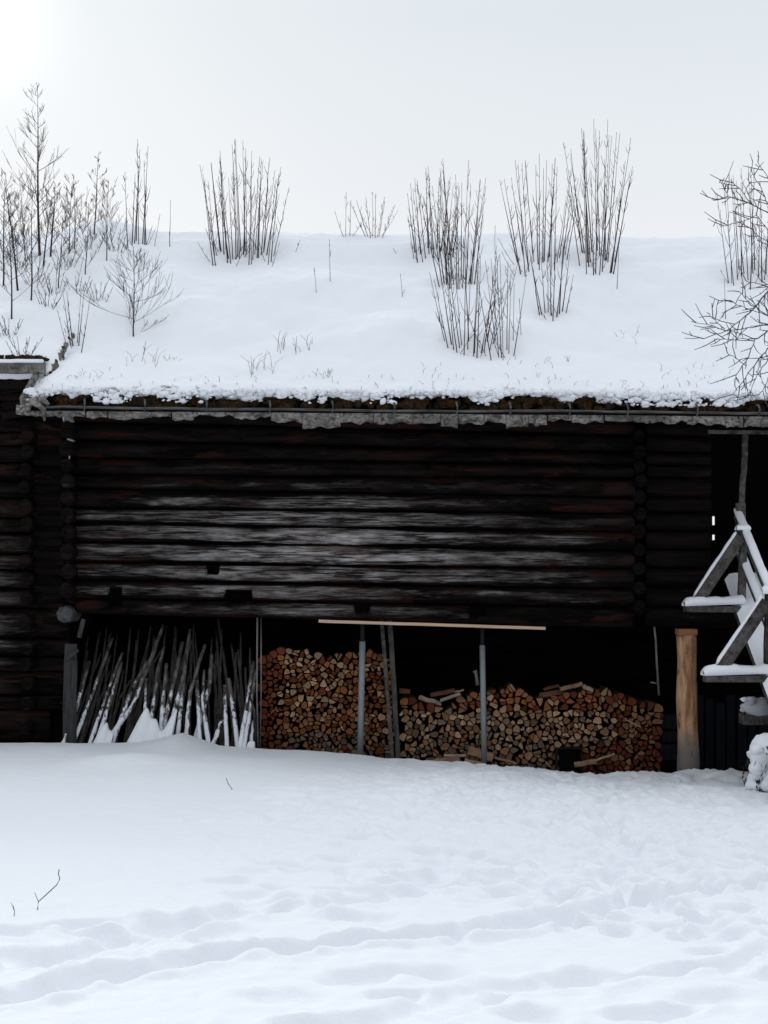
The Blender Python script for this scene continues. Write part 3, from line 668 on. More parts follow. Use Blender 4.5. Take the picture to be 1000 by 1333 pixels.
b = MB(); b.beam((-9.6, YE2-.09, P(0, 471, YE2).z), (XR2-.05, YE2-.09, P(0, 471.5, YE2).z), .09, .04, seg=60, j=.005); sub(b.build('snow_ledge', M_snow, shed), roof2)
b = MB()   # the broken verge: boards, sod and roots on its slope
rr = random.Random(17)
for i in range(9):
    t = i/8; y0 = YE2-.02+t*1.15; z0 = 2.5+(y0-YE2)*SL-.10
    b.beam((XR2+rr.uniform(-.02, .05), y0, z0-rr.uniform(.05, .2)), (XR2+rr.uniform(.0, .07), y0+rr.uniform(.05, .25), z0+rr.uniform(.0, .13)), .05, .05, seg=3, j=.012)
b.beam((XR2+.02, YE2-.05, 2.5-.28), (XR2+.02, YR, 2.5+(YR-YE2)*SL-.25), .05, .13, seg=30, j=.006)
sub(b.build('verge_board', M_barkstrip, shed, smooth_=False), roof2)
b = MB()
for i in range(110):
    t = rr.random(); y0 = YE2+t*1.2; z0 = 2.5+(y0-YE2)*SL-.10
    b.blob((XR2+rr.uniform(-.05, .04), y0, z0-rr.uniform(-.02, .15)), (.04, .05, .04), 0, 6, .4, i)
sub(b.build('turf_edge', M_turf, shed, smooth_=False), roof2)
# cribbing shadowed under the shed eave
b = MB(); 
for i in range(4): b.beam((XR2+.0, YE2+.1+i*.05, 2.28-i*.10), (XR2-.6, YE2+.2, 2.2-i*.1), .09, .09, seg=3, j=.01)
b.build('eave_bracket', M_ends, shed)

# ------------------------------------------------------------------ props under the loft
def prop(px, pyt, pyb, Y, w_px, name, m, label, cat, dx=0, group=None, n=10, taper=1.0, cap=None):
    a = P(px+dx, pyt, Y); c_ = P(px, pyb, Y); c_.z = min(c_.z, FLOOR+.02) if pyb > 960 else c_.z
    root = empty(name, c_); r_ = w_px/F*Y/2; b = MB()
    b.tube([c_, c_.lerp(a, .5), a], [r_, r_*(1+taper)/2, r_*taper], n)
    b.build('shaft', m, root, loc=c_)
    if cap:
        b = MB(); t = P(px+dx, cap, Y); b.tube([a-Vector((0, 0, .03)), t-Vector((0, 0, .012))], [r_*.7, r_*.7], n); b.box(t.x-.09, t.x+.09, Y-.06, Y+.06, t.z-.012, t.z); b.build('head_plate', M_blackm, root, smooth_=False)
    return tag(root, label, cat, group)
prop(468, 835, 990, 18.2, 8.5, 'steel_prop', M_metal, 'grey steel prop standing before the tall firewood stack', 'prop', 4, 'steel props under the barn', cap=812)
prop(631, 840, 1000, 18.2, 7.5, 'steel_prop', M_metal, 'grey steel prop standing before the low firewood stack', 'prop', -3, 'steel props under the barn', cap=817)
def thin(name, pts, Y, wpx, m, label, cat, group=None, n=6):
    b = MB(); q = [P(a, c_, y) for (a, c_, y) in pts]; b.tube(q, [wpx/F*Y/2*(1-.15*i/len(q)) for i in range(len(q))], n); o = b.build(name, m, loc=q[0]); return tag(o, label, cat, group)
M_lightpole = wood('pale_thin_pole', (.24, .235, .22), (.10, .095, .085), (20, 20, 5))
thin('thin_pole', [(336, 985, 18.25), (334.5, 900, 18.25), (335, 804, 18.25)], 18.25, 2.6, M_lightpole, 'pale thin pole upright at left edge of the tall firewood stack, the nearer of two', 'pole')
thin('thin_pole', [(338, 1000, 18.5), (340, 900, 18.5), (340, 800, 18.5)], 18.5, 2.0, M_lightpole, 'pale thin pole upright just right of its twin beside the tall firewood stack', 'pole')
thin('crooked_branch', [(333, 990, 18.3), (331, 925, 18.2), (325, 905, 18.15), (321, 925, 18.1)], 18.2, 4, M_stake_d, 'short dark crooked branch at foot of the pale thin poles', 'branch')
def plank(a, c_, wd, th, name, m, label, cat, group=None, up=Vector((0, 1, 0)), seg=6, j=.004):
    b = MB(); b.beam(a, c_, wd, th, up=up, seg=seg, j=j); return tag(b.build(name, m, loc=a, smooth_=False), label, cat, group)
plank(P(512, 1000, 18.3), P(497, 805, 18.4), .045, .04, 'leaning_plank', M_rail, 'narrow grey board leaning between the two firewood stacks', 'plank')
plank(P(519, 1000, 18.35), P(507, 803, 18.45), .06, .04, 'leaning_plank', M_stake_d, 'darker wider board leaning between the two firewood stacks', 'plank')
plank(P(415, 808.5, 18.02), P(710, 818, 18.02), .04, .035, 'wooden_lath', M_fresh, 'long pale new lath fixed under the barn wall above the firewood', 'lath', up=Vector((0, 0, 1)), seg=14, j=.0015)
thin('thin_stick', [(858, 905, 18.4), (855, 860, 18.3), (854, 835, 18.25), (852, 816, 18.25)], 18.3, 3, M_lightpole, 'thin crooked grey stick hanging left of the peeled log post', 'stick')
thin('twig_peg', [(847, 888, 18.3), (856, 890, 18.3)], 18.3, 2, M_lightpole, 'tiny pale peg crossing the thin grey stick', 'peg')
# peeled log post with its block
pr = empty('log_post', P(896, 1004, 18.2)); tag(pr, 'orange peeled log post carrying the barn wall at right', 'post')
b = MB(); n_ = 40; pts = []; rad = []
base = P(896, 1012, 18.2); topp = P(893.5, 826.5, 18.2)
for i in range(n_+1):
    t = i/n_; p = base.lerp(topp, t); p.x += .006*math.sin(t*9); pts.append(p); rad.append((14.0-1.3*t+.45*math.sin(t*14)+.5*math.exp(-((t-.05)/.1)**2))/F*18.2)
b.tube(pts, rad, 20); b.build('shaft', M_post, pr, loc=base)
b = MB(); c_ = P(893.5, 822.5, 18.2); b.box(c_.x-.112, c_.x+.112, 18.09, 18.31, c_.z-.034, c_.z+.034); b.build('packing_block', M_orange, pr, smooth_=False)
# dark boxes and boards behind the post
for i, (a, c_, z0, z1) in enumerate([(858, 886, 930, 949), (860, 887, 951, 966), (857, 886, 968, 990)]):
    b = MB(); p, q = P(a, z1, 18.75), P(c_, z0, 18.75)
    b.box(p.x, q.x, 18.75, 19.2, p.z, q.z-.01)
    for k in range(3): b.box(p.x+.02+k*.08, p.x+.06+k*.08, 18.735, 18.75, p.z+.01, q.z-.02)
    tag(b.build('slatted_box', M_blue, smooth_=False, loc=(p.x, 18.75, p.z)), ['topmost blue-black box stacked between firewood and peeled post', 'middle blue-black box stacked between firewood and peeled post', 'lowest blue-black box stacked between firewood and peeled post'][i], 'box', 'dark boxes behind the post')
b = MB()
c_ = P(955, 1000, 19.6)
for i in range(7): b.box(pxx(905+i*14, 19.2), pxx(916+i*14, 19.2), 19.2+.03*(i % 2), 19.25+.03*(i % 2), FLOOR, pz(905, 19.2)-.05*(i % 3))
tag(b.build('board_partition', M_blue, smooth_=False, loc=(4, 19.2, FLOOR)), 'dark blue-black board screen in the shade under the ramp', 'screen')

# ------------------------------------------------------------------ firewood
def clip(poly, nx_, nz_, d):
    o = []
    for i in range(len(poly)):
        a, c_ = poly[i], poly[(i+1) % len(poly)]; da = a[0]*nx_+a[1]*nz_-d; db = c_[0]*nx_+c_[1]*nz_-d
        if da <= 0: o.append(a)
        if (da < 0 < db) or (db < 0 < da): t = da/(da-db); o.append((a[0]+(c_[0]-a[0])*t, a[1]+(c_[1]-a[1])*t))
    return o
def area(p): return abs(sum(p[i][0]*p[(i+1) % len(p)][1]-p[(i+1) % len(p)][0]*p[i][1] for i in range(len(p))))/2
def round_poly(p, sharp, rr):
    o = []; n = len(p)
    for i in range(n):
        a, c_, d = p[i-1], p[i], p[(i+1) % n]; k = .07 if (i in sharp) else .30
        o.append((c_[0]+(a[0]-c_[0])*k, c_[1]+(a[1]-c_[1])*k))
        if k > .2: o.append((c_[0]*.70+(a[0]+d[0])*.15, c_[1]*.70+(a[1]+d[1])*.15))
        o.append((c_[0]+(d[0]-c_[0])*k, c_[1]+(d[1]-c_[1])*k))
    return o
def stack(inside, x0, x1, z0, z1, rmin, rmax, seed):
    rr = random.Random(seed); pts = []
    for _ in range(26000):
        x_, z_ = rr.uniform(x0, x1), rr.uniform(z0, z1)
        r_ = rr.uniform(rmin, rmax)
        if not inside(x_, z_): continue
        if all((x_-a)**2+((z_-c_)*1.2)**2 > (r_+q)**2*.70 for a, c_, q in pts): pts.append((x_, z_, r_))
    out_ = []
    for i, (a, c_, q) in enumerate(pts):
        poly = [(a+math.cos(2*math.pi*k/10)*q*1.7, c_+math.sin(2*math.pi*k/10)*q*1.5) for k in range(10)]
        for j, (a2, c2, q2) in enumerate(pts):
            if i == j: continue
            dx, dz = a2-a, c2-c_; D2 = dx*dx+dz*dz
            if D2 > .09: continue
            D = math.sqrt(D2); off = (D2+q*q-q2*q2)/(2*D)-.0035; nx_, nz_ = dx/D, dz/D
            poly = clip(poly, nx_, nz_, nx_*a+nz_*c_+off)
            if len(poly) < 3: break
        if len(poly) < 3: continue
        u = rr.random(); shape = 'rounded'
        if u < .85:  # split once or twice: a half-round or a wedge
            an = rr.choice([-.2, .2, 3.3, 2.9, -1.57, 4.5]) + rr.uniform(-.7, .7); nx_, nz_ = math.cos(an), math.sin(an)
            p2 = clip(poly, nx_, nz_, nx_*a+nz_*c_+q*rr.uniform(.4, .8)); shape = 'half-round'
            if len(p2) > 2: poly = p2
            if u < .45:
                an += rr.uniform(1.7, 2.5); nx_, nz_ = math.cos(an), math.sin(an)
                p2 = clip(poly, nx_, nz_, nx_*a+nz_*c_+q*rr.uniform(.35, .7)); shape = 'wedge-shaped'
                if len(p2) > 2: poly = p2
        polys_ = [poly]
        if q > .042 and rr.random() < .4:      # a cleft piece lying against its other half
            an = rr.uniform(0, 3.14); nx_, nz_ = math.cos(an), math.sin(an); mxp = sum(v[0] for v in poly)/len(poly); mzp = sum(v[1] for v in poly)/len(poly); d_ = nx_*mxp+nz_*mzp
            polys_ = [clip(poly, nx_, nz_, d_-.003), clip(poly, -nx_, -nz_, -d_-.003)]; shape = 'half-round'
        for poly in polys_:
         if len(poly) < 3: continue
         # drop nearly coincident corners
         pp = [poly[0]]
         for v in poly[1:]:
            if math.hypot(v[0]-pp[-1][0], v[1]-pp[-1][1]) > .008: pp.append(v)
         if math.hypot(pp[0][0]-pp[-1][0], pp[0][1]-pp[-1][1]) < .008: pp.pop()
         if len(pp) < 3 or area(pp) < .0006: continue
         sharp = set(k for k in range(len(pp)) if rr.random() < .6)
         ca_ = sum(v[0] for v in pp)/len(pp); cc_ = sum(v[1] for v in pp)/len(pp)
         out_.append((ca_, cc_, round_poly(pp, sharp, rr), area(pp), shape, rr.random(), rr.random(), i))
    return out_
def fw_mesh(b, c_, z, poly, y, ln, col, rr):
    n = len(poly); tx, tz = rr.uniform(-.12, .12), rr.uniform(-.12, .12)
    mx_, mz_ = c_, z
    fr = [(p[0], y+(p[0]-mx_)*tx+(p[1]-mz_)*tz, p[1]) for p in poly]
    fr0 = [((p[0]-mx_)*.90+mx_, q[1]-.006, (p[1]-mz_)*.90+mz_) for p, q in zip(poly, fr)]
    bkv = [(p[0], y+ln, p[1]) for p in poly]
    b.add(fr0+fr+bkv, [tuple(range(n))], 0, col)
    o = len(b.v)-3*n
    for k in range(n):
        k2 = (k+1) % n
        b.f.append((o+k, o+n+k, o+n+k2, o+k2)); b.m.append(0); b.c.append(col)
        b.f.append((o+n+k, o+2*n+k, o+2*n+k2, o+n+k2)); b.m.append(1); b.c.append(col)
    b.f.append(tuple(o+2*n+k for k in range(n))[::-1]); b.m.append(1); b.c.append(col)
YF = 18.65
fx = lambda px: pxx(px, YF); fz = lambda py: pz(py, YF)
t1x = [fx(v) for v in (338, 352, 366, 400, 425, 445, 470, 500, 514)]; t1z = [fz(v) for v in (858, 852, 845, 845, 853, 852, 846, 850, 860)]
def in1(x_, z_): return fx(343) < x_ < fx(509) and FLOOR+.04 < z_ < np.interp(x_, t1x, t1z)-.035
t2x = [fx(v) for v in (522, 545, 580, 600, 625, 655, 668, 690, 705, 730, 755, 780, 800, 830, 862)]; t2z = [fz(v) for v in (910, 912, 922, 905, 900, 893, 893, 905, 912, 902, 900, 896, 900, 912, 918)]
def in2(x_, z_):
    if fx(722) < x_ < fx(761) and z_ < fz(971): return False
    return fx(526) < x_ < fx(857) and FLOOR+.04 < z_ < np.interp(x_, t2x, t2z)-.035
s1_ = stack(in1, fx(340), fx(512), FLOOR, fz(840), .030, .050, 3); s2_ = stack(in2, fx(522), fx(860), FLOOR, fz(885), .032, .054, 4)
print('firewood', len(s1_), len(s2_))
allw = [(p, 1) for p in s1_] + [(p, 2) for p in s2_]
def snowpy(x_): return float(np.interp(x_/YF*F+500, [a for a, _ in lip], [c for _, c in lip]))
def shows(p): return (HY - p[1]/YF*F) < snowpy(p[0])
order = sorted(range(len(allw)), key=lambda i: -(allw[i][0][3] if shows(allw[i][0]) else 0)); ind = set(order[:300])
def wood_colour(p, st, rr):
    px_ = p[0]/YF*F+500; py = HY-p[1]/YF*F; u = rr.random(); nz_ = float(vn(px_/28, py/20, 301+st))
    pale, tan, orange, red, grey_ = (.52, .34, .21), (.34, .175, .09), (.34, .125, .045), (.18, .045, .02), (.22, .165, .125)
    if st == 1:
        top_ = (py < 925 and 360 < px_ < 440)
        if px_ < 362 and u < .6: c, n_ = red, 'reddish'
        elif py > 955: c, n_ = (grey_, 'greyish') if u < .55 else ((tan, 'tan') if u < .85 else (red, 'reddish'))
        elif u < (.42 if top_ else .14): c, n_ = pale, 'pale'
        elif u < .48: c, n_ = tan, 'tan'
        elif u < .88 - .2*nz_: c, n_ = orange, 'orange'
        else: c, n_ = red, 'reddish'
    else:
        if px_ > 755 and py > 968: c, n_ = (red, 'reddish') if u < .8 else (tan, 'tan')
        elif px_ > 800: c, n_ = (red, 'reddish') if u < .5 else (tan, 'tan')
        elif 925 < py < 965: c, n_ = (pale, 'pale') if u < .48 else ((tan, 'tan') if u < .8 else (grey_, 'greyish'))
        elif py < 925: c, n_ = (orange, 'orange') if u < .4 else ((red, 'reddish') if u < .65 else ((pale, 'pale') if u < .78 else (tan, 'tan')))
        else: c, n_ = (grey_, 'greyish') if u < .4 else ((tan, 'tan') if u < .8 else (pale, 'pale'))
    s = rr.uniform(.65, 1.25); return (c[0]*s, c[1]*s, c[2]*s, 1), n_
rest = {1: MB(), 2: MB()}; rr = random.Random(12); shade = {1: ('tall', t1x, 845, 985), 2: ('low', t2x, 893, 1012)}
used = {}
for i, (p, st) in enumerate(allw):
    col, cn = wood_colour(p, st, rr); y_ = YF+rr.uniform(-.035, .035); ln = rr.uniform(.36, .44)
    if i in ind:
        b = MB(); fw_mesh(b, p[0], p[1], p[2], y_, ln, col, rr)
        o = b.build('firewood_log', [M_end, M_bark], smooth_=False, colattr=True, loc=(p[0], y_, p[1]))
        px_ = p[0]/YF*F+500; py = HY-p[1]/YF*F
        if st == 1:
            hz = ['at left edge', 'left of centre', 'in the middle', 'left of steel prop', 'right of steel prop'][min(4, int((px_-338)/34.5))]; nm_ = 'tall stack'; v = (py-845)/140
        else:
            hz = ['at left end', 'left of steel prop', 'right of steel prop', 'left of centre', 'above the crate', 'right of centre', 'near right end', 'at right end'][min(7, int((px_-522)/42))]; nm_ = 'low stack'; v = (py-893)/118
        vt = ['top rows', 'upper rows', 'middle rows', 'lower rows', 'bottom rows'][max(0, min(4, int(v*5)))]
        lab = f'{cn} {p[4]} log end, {vt}, {hz}, {nm_}'
        used.setdefault(lab, []).append((o, px_, py, p[3]))
    else:
        fw_mesh(rest[st], p[0], p[1], p[2], y_, ln, col, rr)
# tell apart the ones that would share a label
for lab, lst in used.items():
    if len(lst) == 1: names = [lab]
    else:
        lst.sort(key=lambda t: t[1]); k = len(lst)
        names = [lab+f', {w_}' for w_ in ({2: ['the left one', 'the right one'], 3: ['leftmost', 'the one between', 'rightmost'], 4: ['leftmost', 'second from left', 'second from right', 'rightmost'], 5: ['leftmost', 'second from left', 'centre one', 'second from right', 'rightmost']}.get(k) or [f'{j+1}{"st" if j==0 else "nd" if j==1 else "rd" if j==2 else "th"} from left' for j in range(k)])]
    for (o, *_), nme in zip(lst, names): tag(o, nme, 'firewood', 'firewood logs in the two stacks')
for st in (1, 2):
    if rest[st].v:
        tag(rest[st].build('firewood_pieces', [M_end, M_bark], smooth_=False, colattr=True, loc=(p[0], YF, FLOOR)), ['', 'smaller split pieces filling the tall left firewood stack', 'smaller split pieces filling the long low firewood stack'][st], 'firewood', kind='stuff')
# crate in the low stack
c0, c1 = P(724, 1004, YF-.06), P(759, 973, YF-.06); b = MB()
b.box(c0.x, c0.x+.02, YF-.06, YF+.4, FLOOR, c1.z); b.box(c1.x-.02, c1.x, YF-.06, YF+.4, FLOOR, c1.z); b.box(c0.x+.02, c1.x-.02, YF-.055, YF+.4, c1.z-.02, c1.z-.001); b.box(c0.x+.02, c1.x-.02, YF+.3, YF+.39, FLOOR, c1.z-.021)
tag(b.build('crate', M_blackm, smooth_=False, loc=(c0.x, YF, FLOOR)), 'open black crate set into the foot of the low firewood stack', 'crate')
# loose split pieces lying on and before the low stack
def billet(pa, pb, r_, label, col=0):
    a, c_ = pa, pb; b = MB(); d = (c_-a).normalized(); sx = d.cross(Vector((0, 0, 1))).normalized(); uz = sx.cross(d)
    prof = [(-1, -.6), (.1, -.9), (1, -.55), (.8, .3), (.1, .8), (-.7, .5)]; vs = []
    for t in (0, .33, .66, 1):
        p = a.lerp(c_, t)+uz*rnd.uniform(-.006, .006)
        for u, v in prof: vs.append(p+sx*u*r_+uz*v*r_)
    fs = [(i*6+k, i*6+(k+1) % 6, (i+1)*6+(k+1) % 6, (i+1)*6+k) for i in range(3) for k in range(6)]+[tuple(range(6))[::-1], tuple(18+k for k in range(6))]
    b.add(vs, fs); return tag(b.build('split_log', [M_split, M_split2, M_split3][col], smooth_=False, loc=a), label, 'split log', 'loose split logs by the low stack')
M_split2 = wood('pale_split_wood', (.40, .32, .24), (.26, .19, .14), (10, 10, 10)); M_split3 = wood('red_split_wood', (.20, .085, .05), (.10, .045, .03), (10, 10, 10))
billet(P(547, 908, 18.6), P(573, 916, 18.75), .035, 'tan split log, lower left of the loose ones on top of the low stack', 1)
billet(P(574, 912, 18.7), P(599, 903, 18.6), .025, 'slim pale split log slanting up left of the steel prop on the low stack', 1)
billet(P(561, 905, 18.85), P(592, 899, 18.8), .035, 'red-brown split log lying behind the slim pale one on the low stack', 2)
billet(P(590, 901, 18.8), P(604, 898, 18.8), .015, 'tiny pale stick at the end of the red-brown split log', 1)
billet(P(520, 899, 18.8), P(534, 901, 18.8), .04, 'dark red split log at the far left top of the low stack', 2)
billet(P(704, 905, 18.65), P(733, 900, 18.8), .04, 'thick red-brown split log at the left of the heap on the low stack', 2)
billet(P(729, 897, 18.7), P(758, 890, 18.7), .032, 'long tan split log topping the heap on the low stack', 0)
billet(P(759, 893, 18.7), P(772, 899, 18.7), .035, 'short grey split log at the right of the heap on the low stack', 1)
billet(P(708, 898, 18.9), P(728, 892, 18.9), .025, 'dark narrow split log behind the heap on the low stack', 2)
billet(P(564, 992, 18.42), P(598, 989, 18.5), .05, 'tan split log lying in front at the foot left of the steel prop', 0)
billet(P(578, 984, 18.5), P(607, 984, 18.5), .02, 'thin pale split log lying above the tan one at the stack foot', 1)
billet(P(610, 977, 18.45), P(641, 987, 18.45), .07, 'thick orange split log lying behind the foot of the steel prop', 0)
billet(P(605, 991, 18.4), P(628, 996, 18.4), .04, 'pale split log poking left of the steel prop foot', 1)
billet(P(644, 986, 18.45), P(673, 994, 18.45), .018, 'thin tan split log slanting down right of the steel prop foot', 0)
billet(P(748, 996, 18.4), P(776, 991, 18.4), .04, 'pale split log lying in front of the stack just right of the crate', 0)
billet(P(776, 990, 18.42), P(800, 981, 18.45), .015, 'thin grey split stick rising right of the pale split log by the crate', 1)
billet(P(815, 937, 18.55), P(835, 946, 18.55), .010, 'thin pale stick stuck across the right part of the low stack', 1)
# axe-like wedge standing on the pile
b = MB(); b.tube([P(622, 892, 18.75), P(620.5, 882, 18.75), P(619.5, 876, 18.75), P(618, 873, 18.75)], [.025, .018, .02, .034], 7)
tag(b.build('wood_stub', M_lightpole, loc=P(622, 892, 18.75)), 'small grey flared wooden stub standing behind the steel prop', 'wood stub')

# ------------------------------------------------------------------ leaning stakes and drifts against them
def cr(x, y): return (60+x/3.571, 780+y/3.571)
stakes = [[(80, 670), (150, 480), (200, 290)], [(125, 670), (220, 430), (310, 180)], [(165, 665), (205, 560), (240, 440)], [(200, 660), (235, 520), (250, 370)], [(205, 665), (290, 420), (355, 250)],
 [(235, 665), (310, 440), (350, 290)], [(280, 665), (400, 500), (495, 260), (545, 120)], [(330, 600), (400, 400), (420, 190)], [(315, 650), (390, 440), (470, 290)], [(375, 640), (400, 470), (480, 180)],
 [(405, 660), (450, 430), (500, 300)], [(455, 640), (465, 370)], [(480, 640), (520, 330), (550, 220)], [(530, 660), (560, 300)], [(535, 650), (590, 400), (635, 200)], [(565, 660), (640, 350), (670, 140)],
 [(612, 640), (650, 260), (675, 190)], [(652, 630), (670, 430), (740, 210)], [(712, 650), (703, 380)], [(755, 670), (728, 480), (735, 330)], [(700, 640), (760, 400), (770, 250)], [(770, 690), (818, 560)],
 [(840, 695), (830, 400)], [(895, 695), (850, 370)], [(905, 695), (940, 450), (965, 290)], [(905, 520), (880, 330), (860, 210)], [(950, 695), (962, 560)], [(920, 695), (955, 480), (975, 330)], [(870, 600), (845, 420), (800, 90)],
 [(500, 620), (540, 480), (600, 300)], [(600, 620), (600, 450), (640, 260)], [(130, 600), (190, 420), (255, 250)], [(180, 600), (240, 430), (300, 260)], [(810, 640), (790, 450), (780, 300)], [(300, 640), (330, 470), (360, 330)], [(430, 560), (450, 380), (540, 230)]]
nf = len(stakes); rs0 = random.Random(77)
for i in range(44):
    xf = 100+i*20+rs0.uniform(-14, 14); lean = (120-xf*.16)+rs0.uniform(-45, 45); tp = rs0.uniform(110, 380)
    stakes.append([(xf, 640), (xf+lean*.45, 480), (xf+lean, tp)])
for i, pl in enumerate(stakes):
    dark = i in (2, 3, 7, 9, 10, 25, 28, 29, 30, 31, 32, 33, 34, 35) or i >= nf
    y0 = 18.02 + (.35 if dark else rnd.uniform(0, .12)); h_ = 18.9 + (.25 if dark else 0)
    q = []; ymin = min(v[1] for v in pl)
    for (a, c_) in pl:
        px_, py = cr(a, c_); t = max(0, (690-c_)/560); q.append(P(px_, py, y0+(h_-y0)*t*.9))
    d = (q[0]-q[1]).normalized(); q = [q[0]+d*(.16 if not dark else .35)]+q     # the foot stands in the snow
    pts = []
    for a, c_ in zip(q[:-1], q[1:]):
        for k in range(5): pts.append(a.lerp(c_, k/5)+Vector((rnd.uniform(-.004, .004), 0, 0)))
    pts.append(q[-1]); r0 = rnd.uniform(.028, .042) if not dark else rnd.uniform(.017, .03)
    b = MB(); b.tube(pts, [r0*(1-.5*k/len(pts))*(1+rnd.uniform(-.12, .12)) for k in range(len(pts))], 8)
    tip = cr(*pl[-1]); foot = cr(*pl[0]); lean = tip[0]-foot[0]
    le = 'leaning far right' if lean > 35 else 'leaning right' if lean > 12 else 'almost upright' if lean > -6 else 'leaning left'
    o = b.build('wooden_stake', M_stake_d if dark else M_stake, loc=q[0])
    stakes[i] = (foot[0], o, ('dark thin' if dark else 'snow-dusted'), le, ('tall' if tip[1] < 835 else 'short' if tip[1] > 880 else 'mid-length'))
sk = sorted(stakes, key=lambda t: t[0]); seen = {}
ords = ['first', 'second', 'third', 'fourth', 'fifth', 'sixth', 'seventh', 'eighth', 'ninth', 'tenth', 'eleventh', 'twelfth', 'thirteenth', 'fourteenth', 'fifteenth', 'sixteenth', 'seventeenth', 'eighteenth', 'nineteenth', 'twentieth', 'last but one', 'last']
for t in sk: seen.setdefault((t[2], t[3], t[4]), []).append(t)
for k_, lst in seen.items():
    for j, t in enumerate(lst):
        lab = f'{k_[2]} {k_[0]} stake {k_[1]}'
        if len(lst) > 1: lab += f', {ords[j]} from left of such stakes in the bay'
        else: lab += ' in the open bay'
        tag(t[1], lab, 'stake', 'wooden stakes leaning in the left bay')
# drifts: snow blown up against the stake feet
def drift(prof, y, dep, seed, label=None):
    """prof: list of (px, py top); a lumpy heap with real thickness"""
    xs_ = np.linspace(pxx(prof[0][0], y), pxx(prof[-1][0], y), 46); tops = np.interp(xs_, [pxx(a, y) for a, _ in prof], [pz(c, y) for _, c in prof]); tops = -2.1+(tops+2.1)*.82
    for _ in range(3): tops = np.convolve(np.pad(tops, 2, 'edge'), [.15, .22, .26, .22, .15], 'valid')
    bot = -2.25; na = 12; Xd = np.zeros((na+1, 46)); Yd = Xd.copy(); Zd = Xd.copy()
    for j in range(na+1):
        u = j/na*2-1   # -1 front .. 1 back
        prof_ = np.clip(1-abs(u)**1.8, 0, 1)
        Zd[j] = bot+(tops-bot)*prof_ + .02*fbm(xs_*9, 0*xs_+j, seed, 2)*prof_; Yd[j] = y+u*dep*(1+.15*fbm(xs_*4, 0*xs_+j*.3, seed+5, 2)); Xd[j] = xs_ + (Zd[j]-bot-.2)*.18
    o = grid_obj('snow_drift', Xd, Yd, Zd, M_snow_g); tag(o, kind='structure'); return o
c2 = lambda pts: [cr(*p) for p in pts]
drift(c2([(198, 700), (215, 640), (235, 575), (262, 530), (272, 580), (290, 590), (305, 610), (300, 700)]), 18.06, .13, 1)
drift(c2([(355, 700), (375, 625), (395, 560), (410, 500), (425, 450), (440, 435), (450, 480), (456, 530), (475, 520), (492, 505), (503, 570), (525, 600), (540, 560), (552, 500), (566, 462), (580, 455), (590, 475), (592, 600), (575, 700)]), 18.05, .14, 2)
drift(c2([(880, 720), (890, 600), (905, 600), (915, 720)]), 18.06, .08, 3)
drift(c2([(925, 720), (930, 650), (945, 640), (965, 650), (975, 720)]), 18.06, .08, 4)

# ------------------------------------------------------------------ the ramp with its braced railing
XD = 4.05; Y1, Y2_ = 17.7, 16.5; sl = .60
rmpo = empty('ramp', (XD+.9, 16.6, -2.3)); tag(rmpo, 'snow-covered timber ramp with braced railing climbing to the barn at right', 'ramp')
dz = lambda Y: -.34+(Y-Y1)*sl
RB_ = Vector((0, 0, 0))
def rbuild(b, name, m, parent=rmpo, sm=False):
    o = b.build(name, m, None, smooth_=sm)
    o.parent = parent; o.location = -rmpo.location if parent is rmpo else Vector((0, 0, 0)); return o
Yn, Yf = 14.2, 18.25
b = MB(); b.beam((XD+1.0, Yn, dz(Yn)-.05), (XD+1.0, Yf, dz(Yf)-.05), 1.96, .06); deck = rbuild(b, 'deck', M_rail)
b = MB()
for xx_ in (XD+.12, XD+1.85): b.beam((xx_, Yn, dz(Yn)-.18), (xx_, Yf, dz(Yf)-.18), .14, .18)
rbuild(b, 'stringer', M_rail)
# snow on the deck
xs_ = np.linspace(XD-.01, XD+2.0, 34); ys_ = np.linspace(Yn, Yf, 80); Xg, Yg = np.meshgrid(xs_, ys_)
Zg = dz(Yg)+.055+.035*fbm(Xg*2, Yg*2, 5, 3); Zg[:, 0] = dz(ys_)-.03; Zg[:, 1] -= .015; Zg[:, -1] = dz(ys_)-.03; Xg[:, 0] += .005; Zg[0] -= .1
sg = grid_obj('snow_cover', Xg, Yg, Zg, M_snow); sg.parent = rmpo; sg.location = -rmpo.location
def snowbar(a, c_, wd, h, parent, seg=22, seed=0, name='snow'):
    a, c_ = Vector(a), Vector(c_); d = (c_-a); l_ = d.length; d.normalize(); sx = d.cross(Vector((0, 0, 1)))
    if sx.length < .05: sx = Vector((1, 0, 0))
    sx.normalize(); uz = Vector((0, 0, 1)); b = MB(); vs = []; rr_ = random.Random(seed)
    prof = [(-1, 0), (-1.02, .5), (-.72, .88), (0, 1), (.72, .88), (1.02, .5), (1, 0)]
    for i in range(seg+1):
        t = i/seg; e_ = min(1, .4+min(t, 1-t)*seg*.8); hh = h*(1+.45*float(fbm(t*l_*6, seed, seed, 4)))*e_**.5; ww = wd/2*(1+.10*float(fbm(t*l_*6, seed+4, seed+9, 2)))*(.85+.15*e_)
        p = a+d*(t*l_)
        for u, v in prof: vs.append(p+sx*u*ww+uz*v*hh)
    n = 7; fs = [(i*n+k, i*n+k+1, (i+1)*n+k+1, (i+1)*n+k) for i in range(seg) for k in range(n-1)]
    fs += [(i*n, (i+1)*n, (i+1)*n+6, i*n+6) for i in range(seg)] + [tuple(range(n)), tuple(seg*n+k for k in range(n))[::-1]]
    b.add(vs, fs); return rbuild(b, name, M_snow, parent, True)
